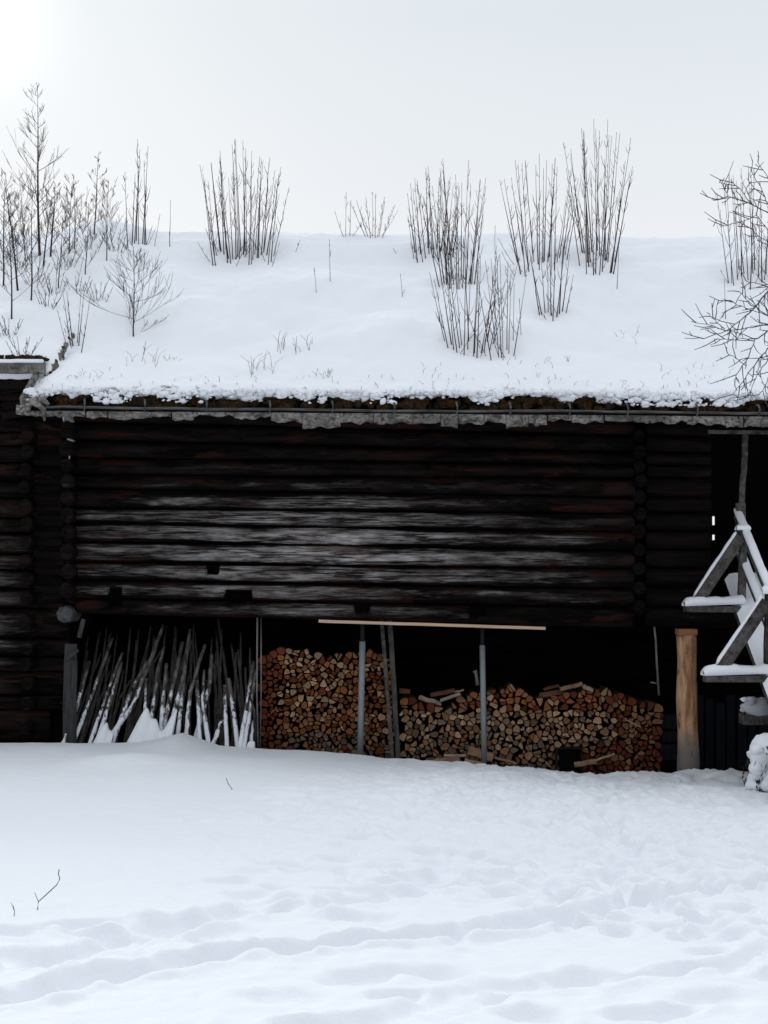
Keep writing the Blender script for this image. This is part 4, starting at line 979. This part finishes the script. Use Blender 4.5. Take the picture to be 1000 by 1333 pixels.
for fi, Yk in enumerate((Y1, Y2_)):
    zj = dz(Yk)-.0; xl_ = 3.47 if fi == 0 else 3.44
    b = MB(); b.beam((xl_, Yk, zj-.04), (XD+2.5, Yk, zj-.04), .2, .075, seg=6, j=.003); rbuild(b, 'joist', M_rail)
    snowbar((xl_-.02, Yk, zj-.005), (XD+.1, Yk, zj+.02), .22, .10, rmpo, seed=fi*7+1)
    snowbar((XD+1.9, Yk, zj-.005), (XD+2.5, Yk, zj-.005), .23, .10, rmpo, seed=fi*7+2)
    for side in (0, 1):
        xp = 4.12 if side == 0 else XD+1.88; s_ = 1 if side == 0 else -1
        topz = zj+.87
        b = MB(); b.beam((xp, Yk, zj-.02), (xp+.02*s_, Yk, topz), .085, .085, up=Vector((0, 1, 0)), seg=5, j=.003); rbuild(b, 'post', M_rail)
        fo = (xp-.50*s_, Yk-.03, zj+.075); to = (xp-.02*s_, Yk-.03, topz-.08)
        b = MB(); b.beam(fo, to, .135, .07, up=Vector((0, 1, 0)), seg=6, j=.003, rot=0); rbuild(b, 'brace', M_rail)
        nrm = Vector((to[2]-fo[2], 0, -(to[0]-fo[0]))).normalized()*(-s_)*.065
        nrm.z = abs(nrm.z); nrm.x = -abs(nrm.x)*s_
        snowbar(Vector(fo)+nrm, Vector(to)+nrm, .085, .045, rmpo, seg=26, seed=fi*9+side)
        snowbar((xp-.07, Yk-.02, topz-.0), (xp+.09, Yk-.02, topz-.0), .13, .075, rmpo, seg=6, seed=fi+40)
for side in (0, 1):
    xp = 4.165 if side == 0 else XD+1.83
    for hgt, wd in ((.80, .12), (.42, .11)):
        a = (xp, 14.1, dz(14.1)+hgt); c_ = (xp, 18.15, dz(18.15)+hgt)
        b = MB(); b.beam(a, c_, .05, wd, seg=16, j=.002); rbuild(b, 'rail', M_rail)
        snowbar((xp, 14.1, dz(14.1)+hgt+wd/2), (xp, 18.12, dz(18.12)+hgt+wd/2), .085, .055, rmpo, seg=90, seed=side*3+int(hgt*10))
# tall post carrying the end of the rail, and a crossbar up under the eave
b = MB(); b.beam(P(965, 720, 18.05), P(964, 655, 18.05), .11, .08, up=Vector((0, 1, 0)), seg=4, j=.004); b.beam(P(965, 662, 18.06), P(971, 566, 18.06), .065, .05, up=Vector((0, 1, 0)), seg=8, j=.005)
rbuild(b, 'tall_post', M_rail)
b = MB(); b.beam(P(922, 562, 18.0), P(1130, 564, 18.0), .05, .045, seg=12, j=.003); rbuild(b, 'crossbar', M_rail)
# trestle beam below with a pillow of snow
b = MB(); c_ = P(966, 938, 16.9); b.box(c_.x, c_.x+2.6, 16.8, 17.05, c_.z-.04, c_.z+.07); b.box(c_.x+.35, c_.x+.55, 16.84, 17.02, FLOOR, c_.z-.04); b.box(c_.x+2.1, c_.x+2.3, 16.84, 17.02, FLOOR, c_.z-.04); rbuild(b, 'trestle', M_rail)
b = MB(); b.blob((c_.x+.17, 16.86, c_.z+.145), (.17, .13, .10), 0, 16, .06, 3); b.blob((c_.x+.42, 16.9, c_.z+.15), (.22, .13, .11), 0, 16, .06, 4)
for k in range(30): b.blob((c_.x+rr.uniform(.02, .5), 16.9+rr.uniform(-.13, .05), c_.z+rr.uniform(.09, .24)), (rr.uniform(.03, .07), .05, rr.uniform(.02, .04)), 0, 8, .25, k); rbuild(b, 'snow', M_snow, rmpo, True)

# ------------------------------------------------------------------ snow-laden bush at the foot of the ramp
bx, by = pxx(1000, 15.9), 15.9; bz = float(base_h(np.array(bx), np.array(by)))-.03
bush = empty('snow_covered_bush', (bx, by, bz)); tag(bush, 'dark bush buried under heaped snow at the right foot of the ramp', 'bush')
rr = random.Random(23); b = MB()
for i in range(60):
    an = rr.uniform(0, 6.28); l_ = rr.uniform(.1, .24); p0 = Vector((bx+rr.uniform(-.04, .04), by+rr.uniform(-.04, .04), bz+rr.uniform(0, .45)))
    p1 = p0+Vector((math.cos(an)*l_, math.sin(an)*l_, rr.uniform(-.02, .15))); b.tube([p0, p0.lerp(p1, .5)+Vector((0, 0, .02)), p1], [.016, .012, .006], 5)
for i in range(420):
    an = rr.uniform(0, 6.28); r_ = rr.uniform(.10, .25); z_ = rr.uniform(.0, .40); c_ = Vector((bx+math.cos(an)*r_, by+math.sin(an)*r_, bz+z_)); s_ = .03
    b.add([c_, c_+Vector((rr.uniform(-s_, s_), rr.uniform(-s_, s_), s_)), c_+Vector((rr.uniform(-s_, s_), rr.uniform(-s_, s_), -s_))], [(0, 1, 2)])
o = b.build('branches', M_birch, bush, smooth_=False)
b = MB()
for (dx_, dy_, dz_, a, c_, e_) in [(0, 0, .50, .19, .18, .17), (-.08, -.06, .44, .13, .12, .13), (.1, -.02, .52, .15, .14, .14), (.03, -.13, .20, .12, .10, .17), (.08, -.12, .08, .13, .12, .12), (-.145, -.06, .17, .035, .05, .09), (-.12, -.1, .31, .045, .04, .035), (.12, -.14, .33, .08, .07, .09)]:
    b.blob((bx+dx_, by+dy_, bz+dz_), (a, c_, e_), 0, 16, .05, int(dz_*100))
    for k in range(11):
        u_, v_ = rr.uniform(0, 6.28), rr.uniform(-.6, 1.3); q_ = (math.cos(u_)*math.cos(v_)*a*.85, math.sin(u_)*math.cos(v_)*c_*.85, math.sin(v_)*e_*.85); s_ = rr.uniform(.03, .07)
        b.blob((bx+dx_+q_[0], by+dy_+q_[1], bz+dz_+q_[2]), (s_*1.3, s_*1.3, s_), 0, 8, .25, rr.randrange(9999))
b.build('snow', M_snow, bush)

# ------------------------------------------------------------------ shoots, birches and grass on the roof
def stem(b, p0, h, lean, r0, rr, twb, ntw=4, bend=.12, n=5):
    pts = [p0]; d = Vector((lean[0], lean[1], 1)).normalized(); seg = 7; cur = p0.copy(); wob = Vector((rr.uniform(-1, 1), rr.uniform(-1, 1), 0))*.03
    for i in range(seg):
        d2 = (d + wob*math.sin(i*1.7+rr.random()) + Vector((0, 0, bend*i/seg))).normalized(); cur = cur+d2*h/seg; pts.append(cur.copy())
    b.tube(pts, [max(.0026, r0*.78*(1-.85*(i/seg)**1.1)) for i in range(seg+1)], n)
    for k in range(ntw):
        t = rr.uniform(.25, .95); i = min(seg-1, int(t*seg)); q = pts[i].lerp(pts[i+1], t*seg-i); an = rr.uniform(0, 6.28)
        l_ = rr.uniform(.08, .30)*(1.15-t)*min(1.6, h); dd = Vector((math.cos(an)*.55, math.sin(an)*.4, .9)).normalized()
        twb.tube([q, q+dd*l_*.5+Vector((0, 0, -.01)), q+(dd+Vector((0, 0, .25))).normalized()*l_], [.0038, .003, .0020], 4)
def clump(label, bases, spread, tops, n, seed, group='clumps of bare shoots on the turf roof', name='shoot_clump', cat='shrub', r0=.0105, leanf=.12, ntw=4, posf=rp):
    """bases: (px0, px1, py0, py1) of the feet; tops: (py at edge, py at centre)"""
    rr = random.Random(seed); px0, px1, py0, py1 = bases; c_ = posf((px0+px1)/2, (py0+py1)/2)
    sb = MB(); tb = sb
    n = n if n < 4 else int(n*1.25)
    for i in range(n):
        u = (i+.5)/n+rr.uniform(-.4, .4)/n; px_ = px0+(px1-px0)*u; py = rr.uniform(py0, py1); p0 = posf(px_, py)
        u2 = abs(u*2-1); ty = tops[1]+(tops[0]-tops[1])*u2**1.5+rr.uniform(0, .35)*(py-tops[1])*.9*rr.random()
        h = max(.25, (py-ty)/F*p0.y)
        lean = ((u*2-1)*leanf*1.25+spread[0]+rr.uniform(-.07, .07), rr.uniform(-.06, .06))
        stem(sb, p0-Vector((0, 0, .05)), h+.05, lean, r0*rr.uniform(.7, 1.15), rr, tb, rr.randint(max(0, ntw-2), ntw+4))
    # low side twigs around the foot
    for i in range(max(2, n//3)):
        px_ = rr.uniform(px0, px1); p0 = posf(px_, rr.uniform(py0, py1)); s_ = rr.choice((-1, 1))
        stem(sb, p0-Vector((0, 0, .04)), rr.uniform(.25, .6), (s_*rr.uniform(.3, .9), rr.uniform(-.2, .2)), .006, rr, tb, 2, .5, 4)
    root = sb.build(name, M_twig, loc=c_)
    return tag(root, label, cat, group)
clump('narrow clump of about six tall bare shoots left of the wide clump', (166, 193, 312, 324), (0, 0), (215, 178), 7, 1, leanf=.03, ntw=4)
clump('widest clump of many tall straight bare shoots on the left half of the roof', (276, 355, 324, 347), (0, 0), (225, 175), 26, 2, leanf=.14, ntw=5)
clump('two thin shoots side by side at the roof ridge', (449, 456, 306, 309), (0, 0), (245, 240), 2, 3, ntw=0, leanf=.0, r0=.008)
clump('small low spreading twiggy shrub at the roof ridge', (478, 496, 307, 310), (0, 0), (262, 240), 7, 4, ntw=5, leanf=.35, r0=.007)
clump('shoot clump at the ridge behind and left of the central clumps', (538, 590, 322, 342), (0, 0), (250, 208), 15, 5, leanf=.15, ntw=4)
clump('tall dense middle clump of dark shoots just left of roof centre', (572, 618, 360, 377), (0, 0), (240, 198), 14, 6, leanf=.14, ntw=5)
clump('lowest front clump of bare shoots spreading near the roof middle', (580, 640, 440, 468), (0, 0), (350, 300), 15, 7, leanf=.20, ntw=4)
clump('small shoot clump right of the lowest front clump', (640, 668, 440, 470), (0, 0), (345, 325), 7, 8, leanf=.10, ntw=4, r0=.008)
clump('broad shoot clump at the ridge left of the tallest clump', (674, 738, 330, 360), (0, 0), (225, 192), 17, 9, leanf=.13, ntw=4)
clump('shoot clump with dark feet below the broad ridge clump', (702, 736, 405, 418), (0, 0), (330, 290), 8, 10, leanf=.18, ntw=4)
clump('tallest clump of straight dark shoots on the right half of the roof', (755, 800, 325, 362), (0, 0), (190, 150), 19, 11, leanf=.12, ntw=5, r0=.012)
clump('clump of dark shoots at the right edge of the roof', (948, 1010, 350, 378), (0, 0), (245, 212), 15, 12, leanf=.06, ntw=4)
clump('pair of thin bare shoots standing at the verge between the two roofs', (90, 106, 446, 462), (0, 0), (385, 372), 5, 13, leanf=.2, ntw=3, r0=.009)
def birch(px, py, top, label, seed, r0=.02, spread=.42, nb=22, lean=0.0, low=.12, group='young birches on the left part of the roof', posf=rp, m=None, flat=1.0, up=(.5, 1.1)):
    rr = random.Random(seed); p0 = posf(px, py); h = (py-top)/F*p0.y; root = empty('young_birch', p0); tb, bb = MB(), MB()
    seg = 12; pts = [p0-Vector((0, 0, .06))]
    for i in range(1, seg+1):
        t = i/seg; pts.append(p0+Vector((lean*h*t+.006*h*math.sin(t*5+seed), .01*math.sin(t*5), h*t)))
    tb.tube(pts, [max(.003, r0*.85*(1-t_/seg)**.8) for t_ in range(seg+1)], 6)
    def sub_(q, d, l_, r_, lev):
        ps = [q]; cur = q.copy(); n_ = 5
        for i in range(n_):
            d = (d+Vector((rr.uniform(-.06, .06), rr.uniform(-.06, .06), .05))).normalized(); cur = cur+d*l_/n_; ps.append(cur.copy())
        bb.tube(ps, [max(.0018, r_*(1-.7*i/n_)) for i in range(n_+1)], 4)
        if lev > 0:
            for k in range(3):
                j = rr.randint(1, n_-1); s_ = Vector((rr.uniform(-.6, .6), rr.uniform(-.6, .6)*flat, rr.uniform(-.1, .4)))
                sub_(ps[j], (d+s_).normalized(), l_*rr.uniform(.35, .8), r_*.6, lev-1)
    nb = int(nb*1.0)
    for k in range(nb):
        t = low+(1-low)*(k+rr.random())/nb; i = min(seg-1, int(t*seg)); q = pts[i].lerp(pts[i+1], t*seg-i); an = k*2.4+rr.uniform(-.5, .5)
        l_ = spread*.80*h*(1.08-t)**.75*rr.uniform(.55, 1.25); d = Vector((math.cos(an), math.sin(an)*flat, rr.uniform(up[0], up[1]))).normalized()
        sub_(q, d, l_, r0*.26*(1.1-t*.6), 2 if h > .9 else 1)
    tb.build('trunk', m or M_birch, root); bb.build('branches', m or M_birch, root)
    return tag(root, label, 'birch', group)
rs = lambda px, py: _rs(px, py)
def _rs(px, py):
    t = (HY-py)/F; lo, hi = 17.9, 23.2
    for _ in range(17):
        m_ = (lo+hi)/2; x_ = (px-500)/F*m_
        if t*m_ < float(shed_z(x_, m_)): hi = m_
        else: lo = m_
    return Vector((x_, m_, float(shed_z(x_, m_))-.03))
birch(52, 332, 110, 'tallest young birch at far left with one straight dark trunk', 41, .024, .30, 24, -.02, .22, posf=rs)
birch(66, 334, 236, 'second birch leaning slightly right beside the tallest one', 42, .018, .5, 18, .06, .25, posf=rs)
birch(24, 378, 235, 'dark-trunked young birch just left of the tallest one', 43, .018, .4, 18, -.12, .2, posf=rs)
birch(15, 415, 262, 'young birch with its foot lowest at the far left edge', 44, .014, .38, 16, -.02, .15, posf=rs)
birch(40, 391, 250, 'thin young birch standing between the lowest birch and the tallest', 45, .014, .38, 16, .02, .2, posf=rs)
birch(4, 372, 222, 'young birch cut by the left picture edge', 46, .015, .4, 16, .02, .15, posf=rs)
birch(56, 346, 252, 'slim dark birch stem rising close in front of the tallest one', 47, .015, .35, 14, .12, .2, posf=rs)
birch(76, 375, 285, 'small birch below and right of the tallest one', 48, .010, .55, 14, .06, .15, posf=rs)
birch(111, 357, 262, 'small spreading birch right of the birch group', 49, .010, .6, 14, .05, .12, posf=rs)
birch(97, 322, 225, 'thin birch behind the snow mound on the ridge', 50, .010, .45, 16, .0, .15, posf=rp)
birch(122, 300, 196, 'dark straight birch on the ridge above the snow mound', 51, .013, .28, 14, .07, .15, posf=rp)
birch(138, 345, 232, 'thin birch right of the snow mound', 52, .010, .42, 16, .03, .15, posf=rp)
birch(90, 330, 240, 'twiggy birch filling the gap right of the tallest one', 53, .010, .5, 14, .03, .12, posf=rs)
birch(34, 340, 228, 'twiggy birch behind and left of the tallest one', 54, .010, .5, 14, -.08, .12, posf=rs)
birch(174, 438, 318, 'single small birch with wide spreading low branches alone on the snow', 55, .012, .66, 24, .0, .04, up=(.15, .7))
for i, (a, c_, t) in enumerate([(28, 465, 432), (70, 385, 345), (60, 400, 370), (128, 392, 362), (10, 440, 415), (100, 385, 350), (45, 372, 330), (85, 350, 310), (118, 330, 285), (20, 350, 300), (150, 330, 290)]):
    clump(['tiny twig shrub on the snow above the left eave board', 'low twig tuft between the birches and the verge', 'faint low twigs under the small birch', 'low twig tuft right of the snow mound foot', 'tiny twig shrub at the left picture edge above the eave', 'low twigs just below the snow mound', 'low dense twigs between the left birch trunks', 'low twigs right of the tallest birch foot', 'low twigs on the flank of the snow mound', 'low twigs at the back of the birch group', 'low twigs on the ridge between mound and narrow clump'][i],
          (a-6, a+8, c_-5, c_+2), (0, 0), (t+8, t), 5, 60+i, 'low twig tufts on the left roof', 'twig_tuft', 'twigs', .0055, .5, 4, posf=rs if a < 95 else rp)
# single twigs
tw = [(221, 321, 257, .02, 'single straight twig between the narrow and the wide clump', .008), (200, 320, 275, .18, 'short slanted twig right of the narrow clump', .006), (430, 366, 308, -.02, 'slim branched twig left of the ridge shrub', .006), (413, 381, 345, -.1, 'short twig left of the slim branched one', .005), (525, 386, 353, -.1, 'short leaning twig alone left of the central clumps', .0055), (803, 376, 318, .05, 'short twig at the right foot of the tallest clump', .007), (645, 415, 290, .0, 'tall thin single shoot right of the middle clump', .008), (668, 443, 365, .02, 'thin single shoot right of the front clump', .006), (679, 436, 385, -.05, 'thinnest short shoot at the right end of the front clumps', .005), (945, 415, 360, -.03, 'single shoot below the clump at the right edge', .007), (185, 462, 440, .2, 'small twig under the spreading small birch', .006), (382, 328, 308, .4, 'short slanted twigs at the right foot of the wide clump', .006), (520, 330, 318, -.6, 'low slanted twig left of the ridge clump', .006), (662, 384, 330, .25, 'slanted twig left of the dark-footed clump', .006)]
for i, (a, c_, t, le, lab, r_) in enumerate(tw):
    rr = random.Random(200+i); p0 = rp(a, c_); root = MB(); h = (c_-t)/F*p0.y; stem(root, p0-Vector((0, 0, .05)), h+.05, (le, 0), r_, rr, root, 3 if i in (2, 3, 11, 10) else 1)
    tag(root.build('twig', M_twig, loc=p0), lab, 'twig', 'single twigs on the roof')
# dry grass wisps poking through the roof snow
def grass(px, py, w_, h_, n, label, seed, red=False):
    rr = random.Random(seed); b = MB(); c_ = rp(px, py)
    for i in range(n):
        p0 = rp(px+rr.uniform(-w_, w_), py+rr.uniform(-w_*.25, w_*.25)); l_ = rr.uniform(.4, 1)*h_/F*p0.y; s_ = rr.uniform(-1, 1)
        b.tube([p0, p0+Vector((s_*l_*.25, rr.uniform(-.05, .05), l_*.7)), p0+Vector((s_*l_*.8, rr.uniform(-.1, .05), l_))], [.003, .0024, .0016], 4)
    return tag(b.build('dry_grass', M_grass if not red else M_twig, loc=c_), label, 'grass', 'wisps of dry grass on the roof')
grass(385, 455, 26, 30, 14, 'wispy dark grass low on the roof left of centre', 1, True); grass(335, 482, 24, 30, 12, 'thin bent grass stalks near the eave left of centre', 2)
grass(420, 488, 16, 10, 14, 'flattened brown grass patch close above the eave', 3, True); grass(185, 475, 22, 26, 9, 'faint grass stalks below the spreading small birch', 4); grass(222, 468, 10, 10, 7, 'small grass tuft right of the spreading small birch', 5)
grass(835, 304, 14, 9, 18, 'pale dry grass tuft on the ridge right of the tallest clump', 6); grass(805, 303, 8, 5, 8, 'small dark grass tuft on the ridge beside the tallest clump', 7, True); grass(915, 302, 10, 8, 6, 'faint grass tuft on the ridge near the right clump', 8)
grass(700, 480, 50, 14, 12, 'scattered short stalks near the eave right of centre', 9); grass(800, 440, 30, 14, 6, 'sparse bent stalks on the right half of the roof', 10); grass(600, 490, 60, 10, 14, 'sparse short stalks close above the eave at centre', 11); grass(130, 488, 30, 14, 10, 'fine stalks near the left eave corner', 12)
for i_ in range(9): grass(90+i_*103, 503, 50, 9, 16, ['short brown stubble poking through snow at the left eave corner', 'short brown stubble along the eave below the small birch', 'short brown stubble along the eave below the wide clump', 'short brown stubble along the eave left of the front clump', 'short brown stubble along the eave at roof middle', 'short brown stubble along the eave below the front clump', 'short brown stubble along the eave below the dark-footed clump', 'short brown stubble along the eave below the tallest clump', 'short brown stubble along the eave before the right tree'][i_], 40+i_, i_ % 2 == 0)
grass(900, 488, 50, 14, 12, 'sparse stalks close above the eave at right', 14)

# ------------------------------------------------------------------ bare tree reaching in from the right
tx, ty_ = pxx(1100, 13.6), 13.6; tz = float(base_h(np.array(tx), np.array(ty_)))
tree = empty('bare_tree', (tx, ty_, tz)); tag(tree, 'bare lichen-grey branches of a tree reaching in from the right edge', 'tree')
b = MB(); trunk = [Vector((tx+.05*math.sin(i*.9)*(i > 0), ty_+.04*math.sin(i*1.3), tz-.1+i*.36)) for i in range(17)]
b.tube(trunk, [.085*(1-i/17)**.8*(1+.12*math.sin(i*2.3)) for i in range(17)], 10); b.build('trunk', M_lichen, tree)
cq = lambda x, y: (860+x/3.507, 180+y/3.507)
br = [([(560, 640), (491, 700), (430, 770), (380, 820), (300, 880), (200, 915), (110, 912)], .011), ([(300, 880), (240, 855), (140, 835)], .006), ([(292, 872), (250, 830), (210, 795)], .006), ([(620, 800), (491, 850), (400, 865), (300, 880)], .011),
 ([(580, 830), (491, 880), (430, 920), (400, 1000), (350, 1080), (340, 1100)], .010), ([(600, 860), (491, 960), (440, 1020), (390, 1090), (330, 1170)], .010), ([(560, 930), (491, 1010), (440, 1080), (415, 1150), (400, 1180)], .008), ([(430, 925), (330, 920), (260, 915)], .006), ([(400, 1000), (360, 1010), (305, 980)], .005), ([(560, 850), (491, 810), (440, 790), (350, 760), (320, 740)], .008), ([(491, 810), (420, 760), (360, 700)], .006),
 ([(600, 380), (491, 335), (420, 305), (340, 270), (240, 283)], .011), ([(420, 305), (370, 240), (320, 190)], .007), ([(400, 290), (310, 265), (280, 205)], .006), ([(600, 480), (491, 420), (440, 350), (370, 380), (290, 400)], .008), ([(600, 420), (491, 300), (460, 230), (415, 150)], .009), ([(560, 260), (491, 180), (445, 110)], .008), ([(560, 520), (491, 470), (440, 440), (410, 400)], .006), ([(600, 700), (540, 660), (470, 670), (390, 650)], .007), ([(560, 1000), (500, 1080), (470, 1150), (450, 1170)], .006)]
b = MB(); rr = random.Random(31); knots = []
for j, (pl, r_) in enumerate(br):
    q = []; 
    for i, (a, c_) in enumerate(pl):
        px_, py = cq(a, c_); q.append(P(px_, py, 13.3+.12*math.sin(j*2.1)+.05*i))
    if pl[0][0] >= 540: # carry on to the trunk
        zt_ = q[0].z; q = [Vector((tx, ty_, zt_+(-.35 if zt_ > 1.6 else .25)))]+q
    pts = []
    for a, c_ in zip(q[:-1], q[1:]):
        for k in range(4): pts.append(a.lerp(c_, k/4)+Vector((rr.uniform(-.006, .006), rr.uniform(-.006, .006), rr.uniform(-.006, .006))))
    pts.append(q[-1]); n_ = len(pts); b.tube(pts, [max(.003, r_*.62*(1.15-.75*k/n_))*rr.uniform(.85, 1.15) for k in range(n_)], 5)
    for k in range(3, n_):
        if rr.random() < .6:
            d = (pts[k]-pts[k-1]).normalized(); s_ = rr.choice((-1, 1)); dd = (d+Vector((-d.z*s_, rr.uniform(-.5, .5), d.x*s_))*rr.uniform(.6, 1.1)).normalized(); l_ = rr.uniform(.05, .24)
            e1 = pts[k]+dd*l_*.55; e2 = e1+(dd+Vector((rr.uniform(-.4, .4), 0, rr.uniform(-.3, .4)))).normalized()*l_*.5; b.tube([pts[k], e1, e2], [.0045, .0038, .0026], 4)
            if rr.random() < .5: b.tube([e1, e1+Vector((rr.uniform(-.06, .02), 0, rr.uniform(-.06, .06)))], [.004, .0035], 4)
mir = []
for v in b.v:
    mir.append((2*tx-v[0]+.03*math.sin(v[2]*7), 2*ty_-v[1]+.05*math.sin(v[2]*5), v[2]+.45+.1*math.sin(v[0]*6)))
b.add(mir, [f for f in list(b.f)])
b.build('branches', M_lichen, tree)

# ------------------------------------------------------------------ twigs in the yard snow
def yard(pts, Yc, r_, label):
    b = MB(); q = [P(a, c_, Yc+.02*i) for i, (a, c_) in enumerate(pts)]; q = [q[0]-Vector((0, 0, .06))]+q; b.tube(q, [r_]*len(q), 4); b.tube([q[2], q[2]+Vector((-.02, 0, .05))], [r_*.7, r_*.5], 4)
    return tag(b.build('yard_twig', M_lichen, loc=q[0]), label, 'twig', 'twigs sticking out of the yard snow')
Yt = gp(50, 1184)[1]; yard([(49, 1183), (50, 1174), (62, 1163), (74, 1152), (78, 1144), (76, 1138), (77, 1132)], Yt, .0026, 'curved thin twig rising from the snow at lower left')
yard([(18, 1194), (19, 1187), (17, 1178)], gp(18, 1194)[1], .002, 'tiny twig at the far left of the yard snow')
yard([(302, 1027), (297, 1020), (295, 1014)], gp(302, 1027)[1], .003, 'tiny twig in the smooth snow before the stakes')
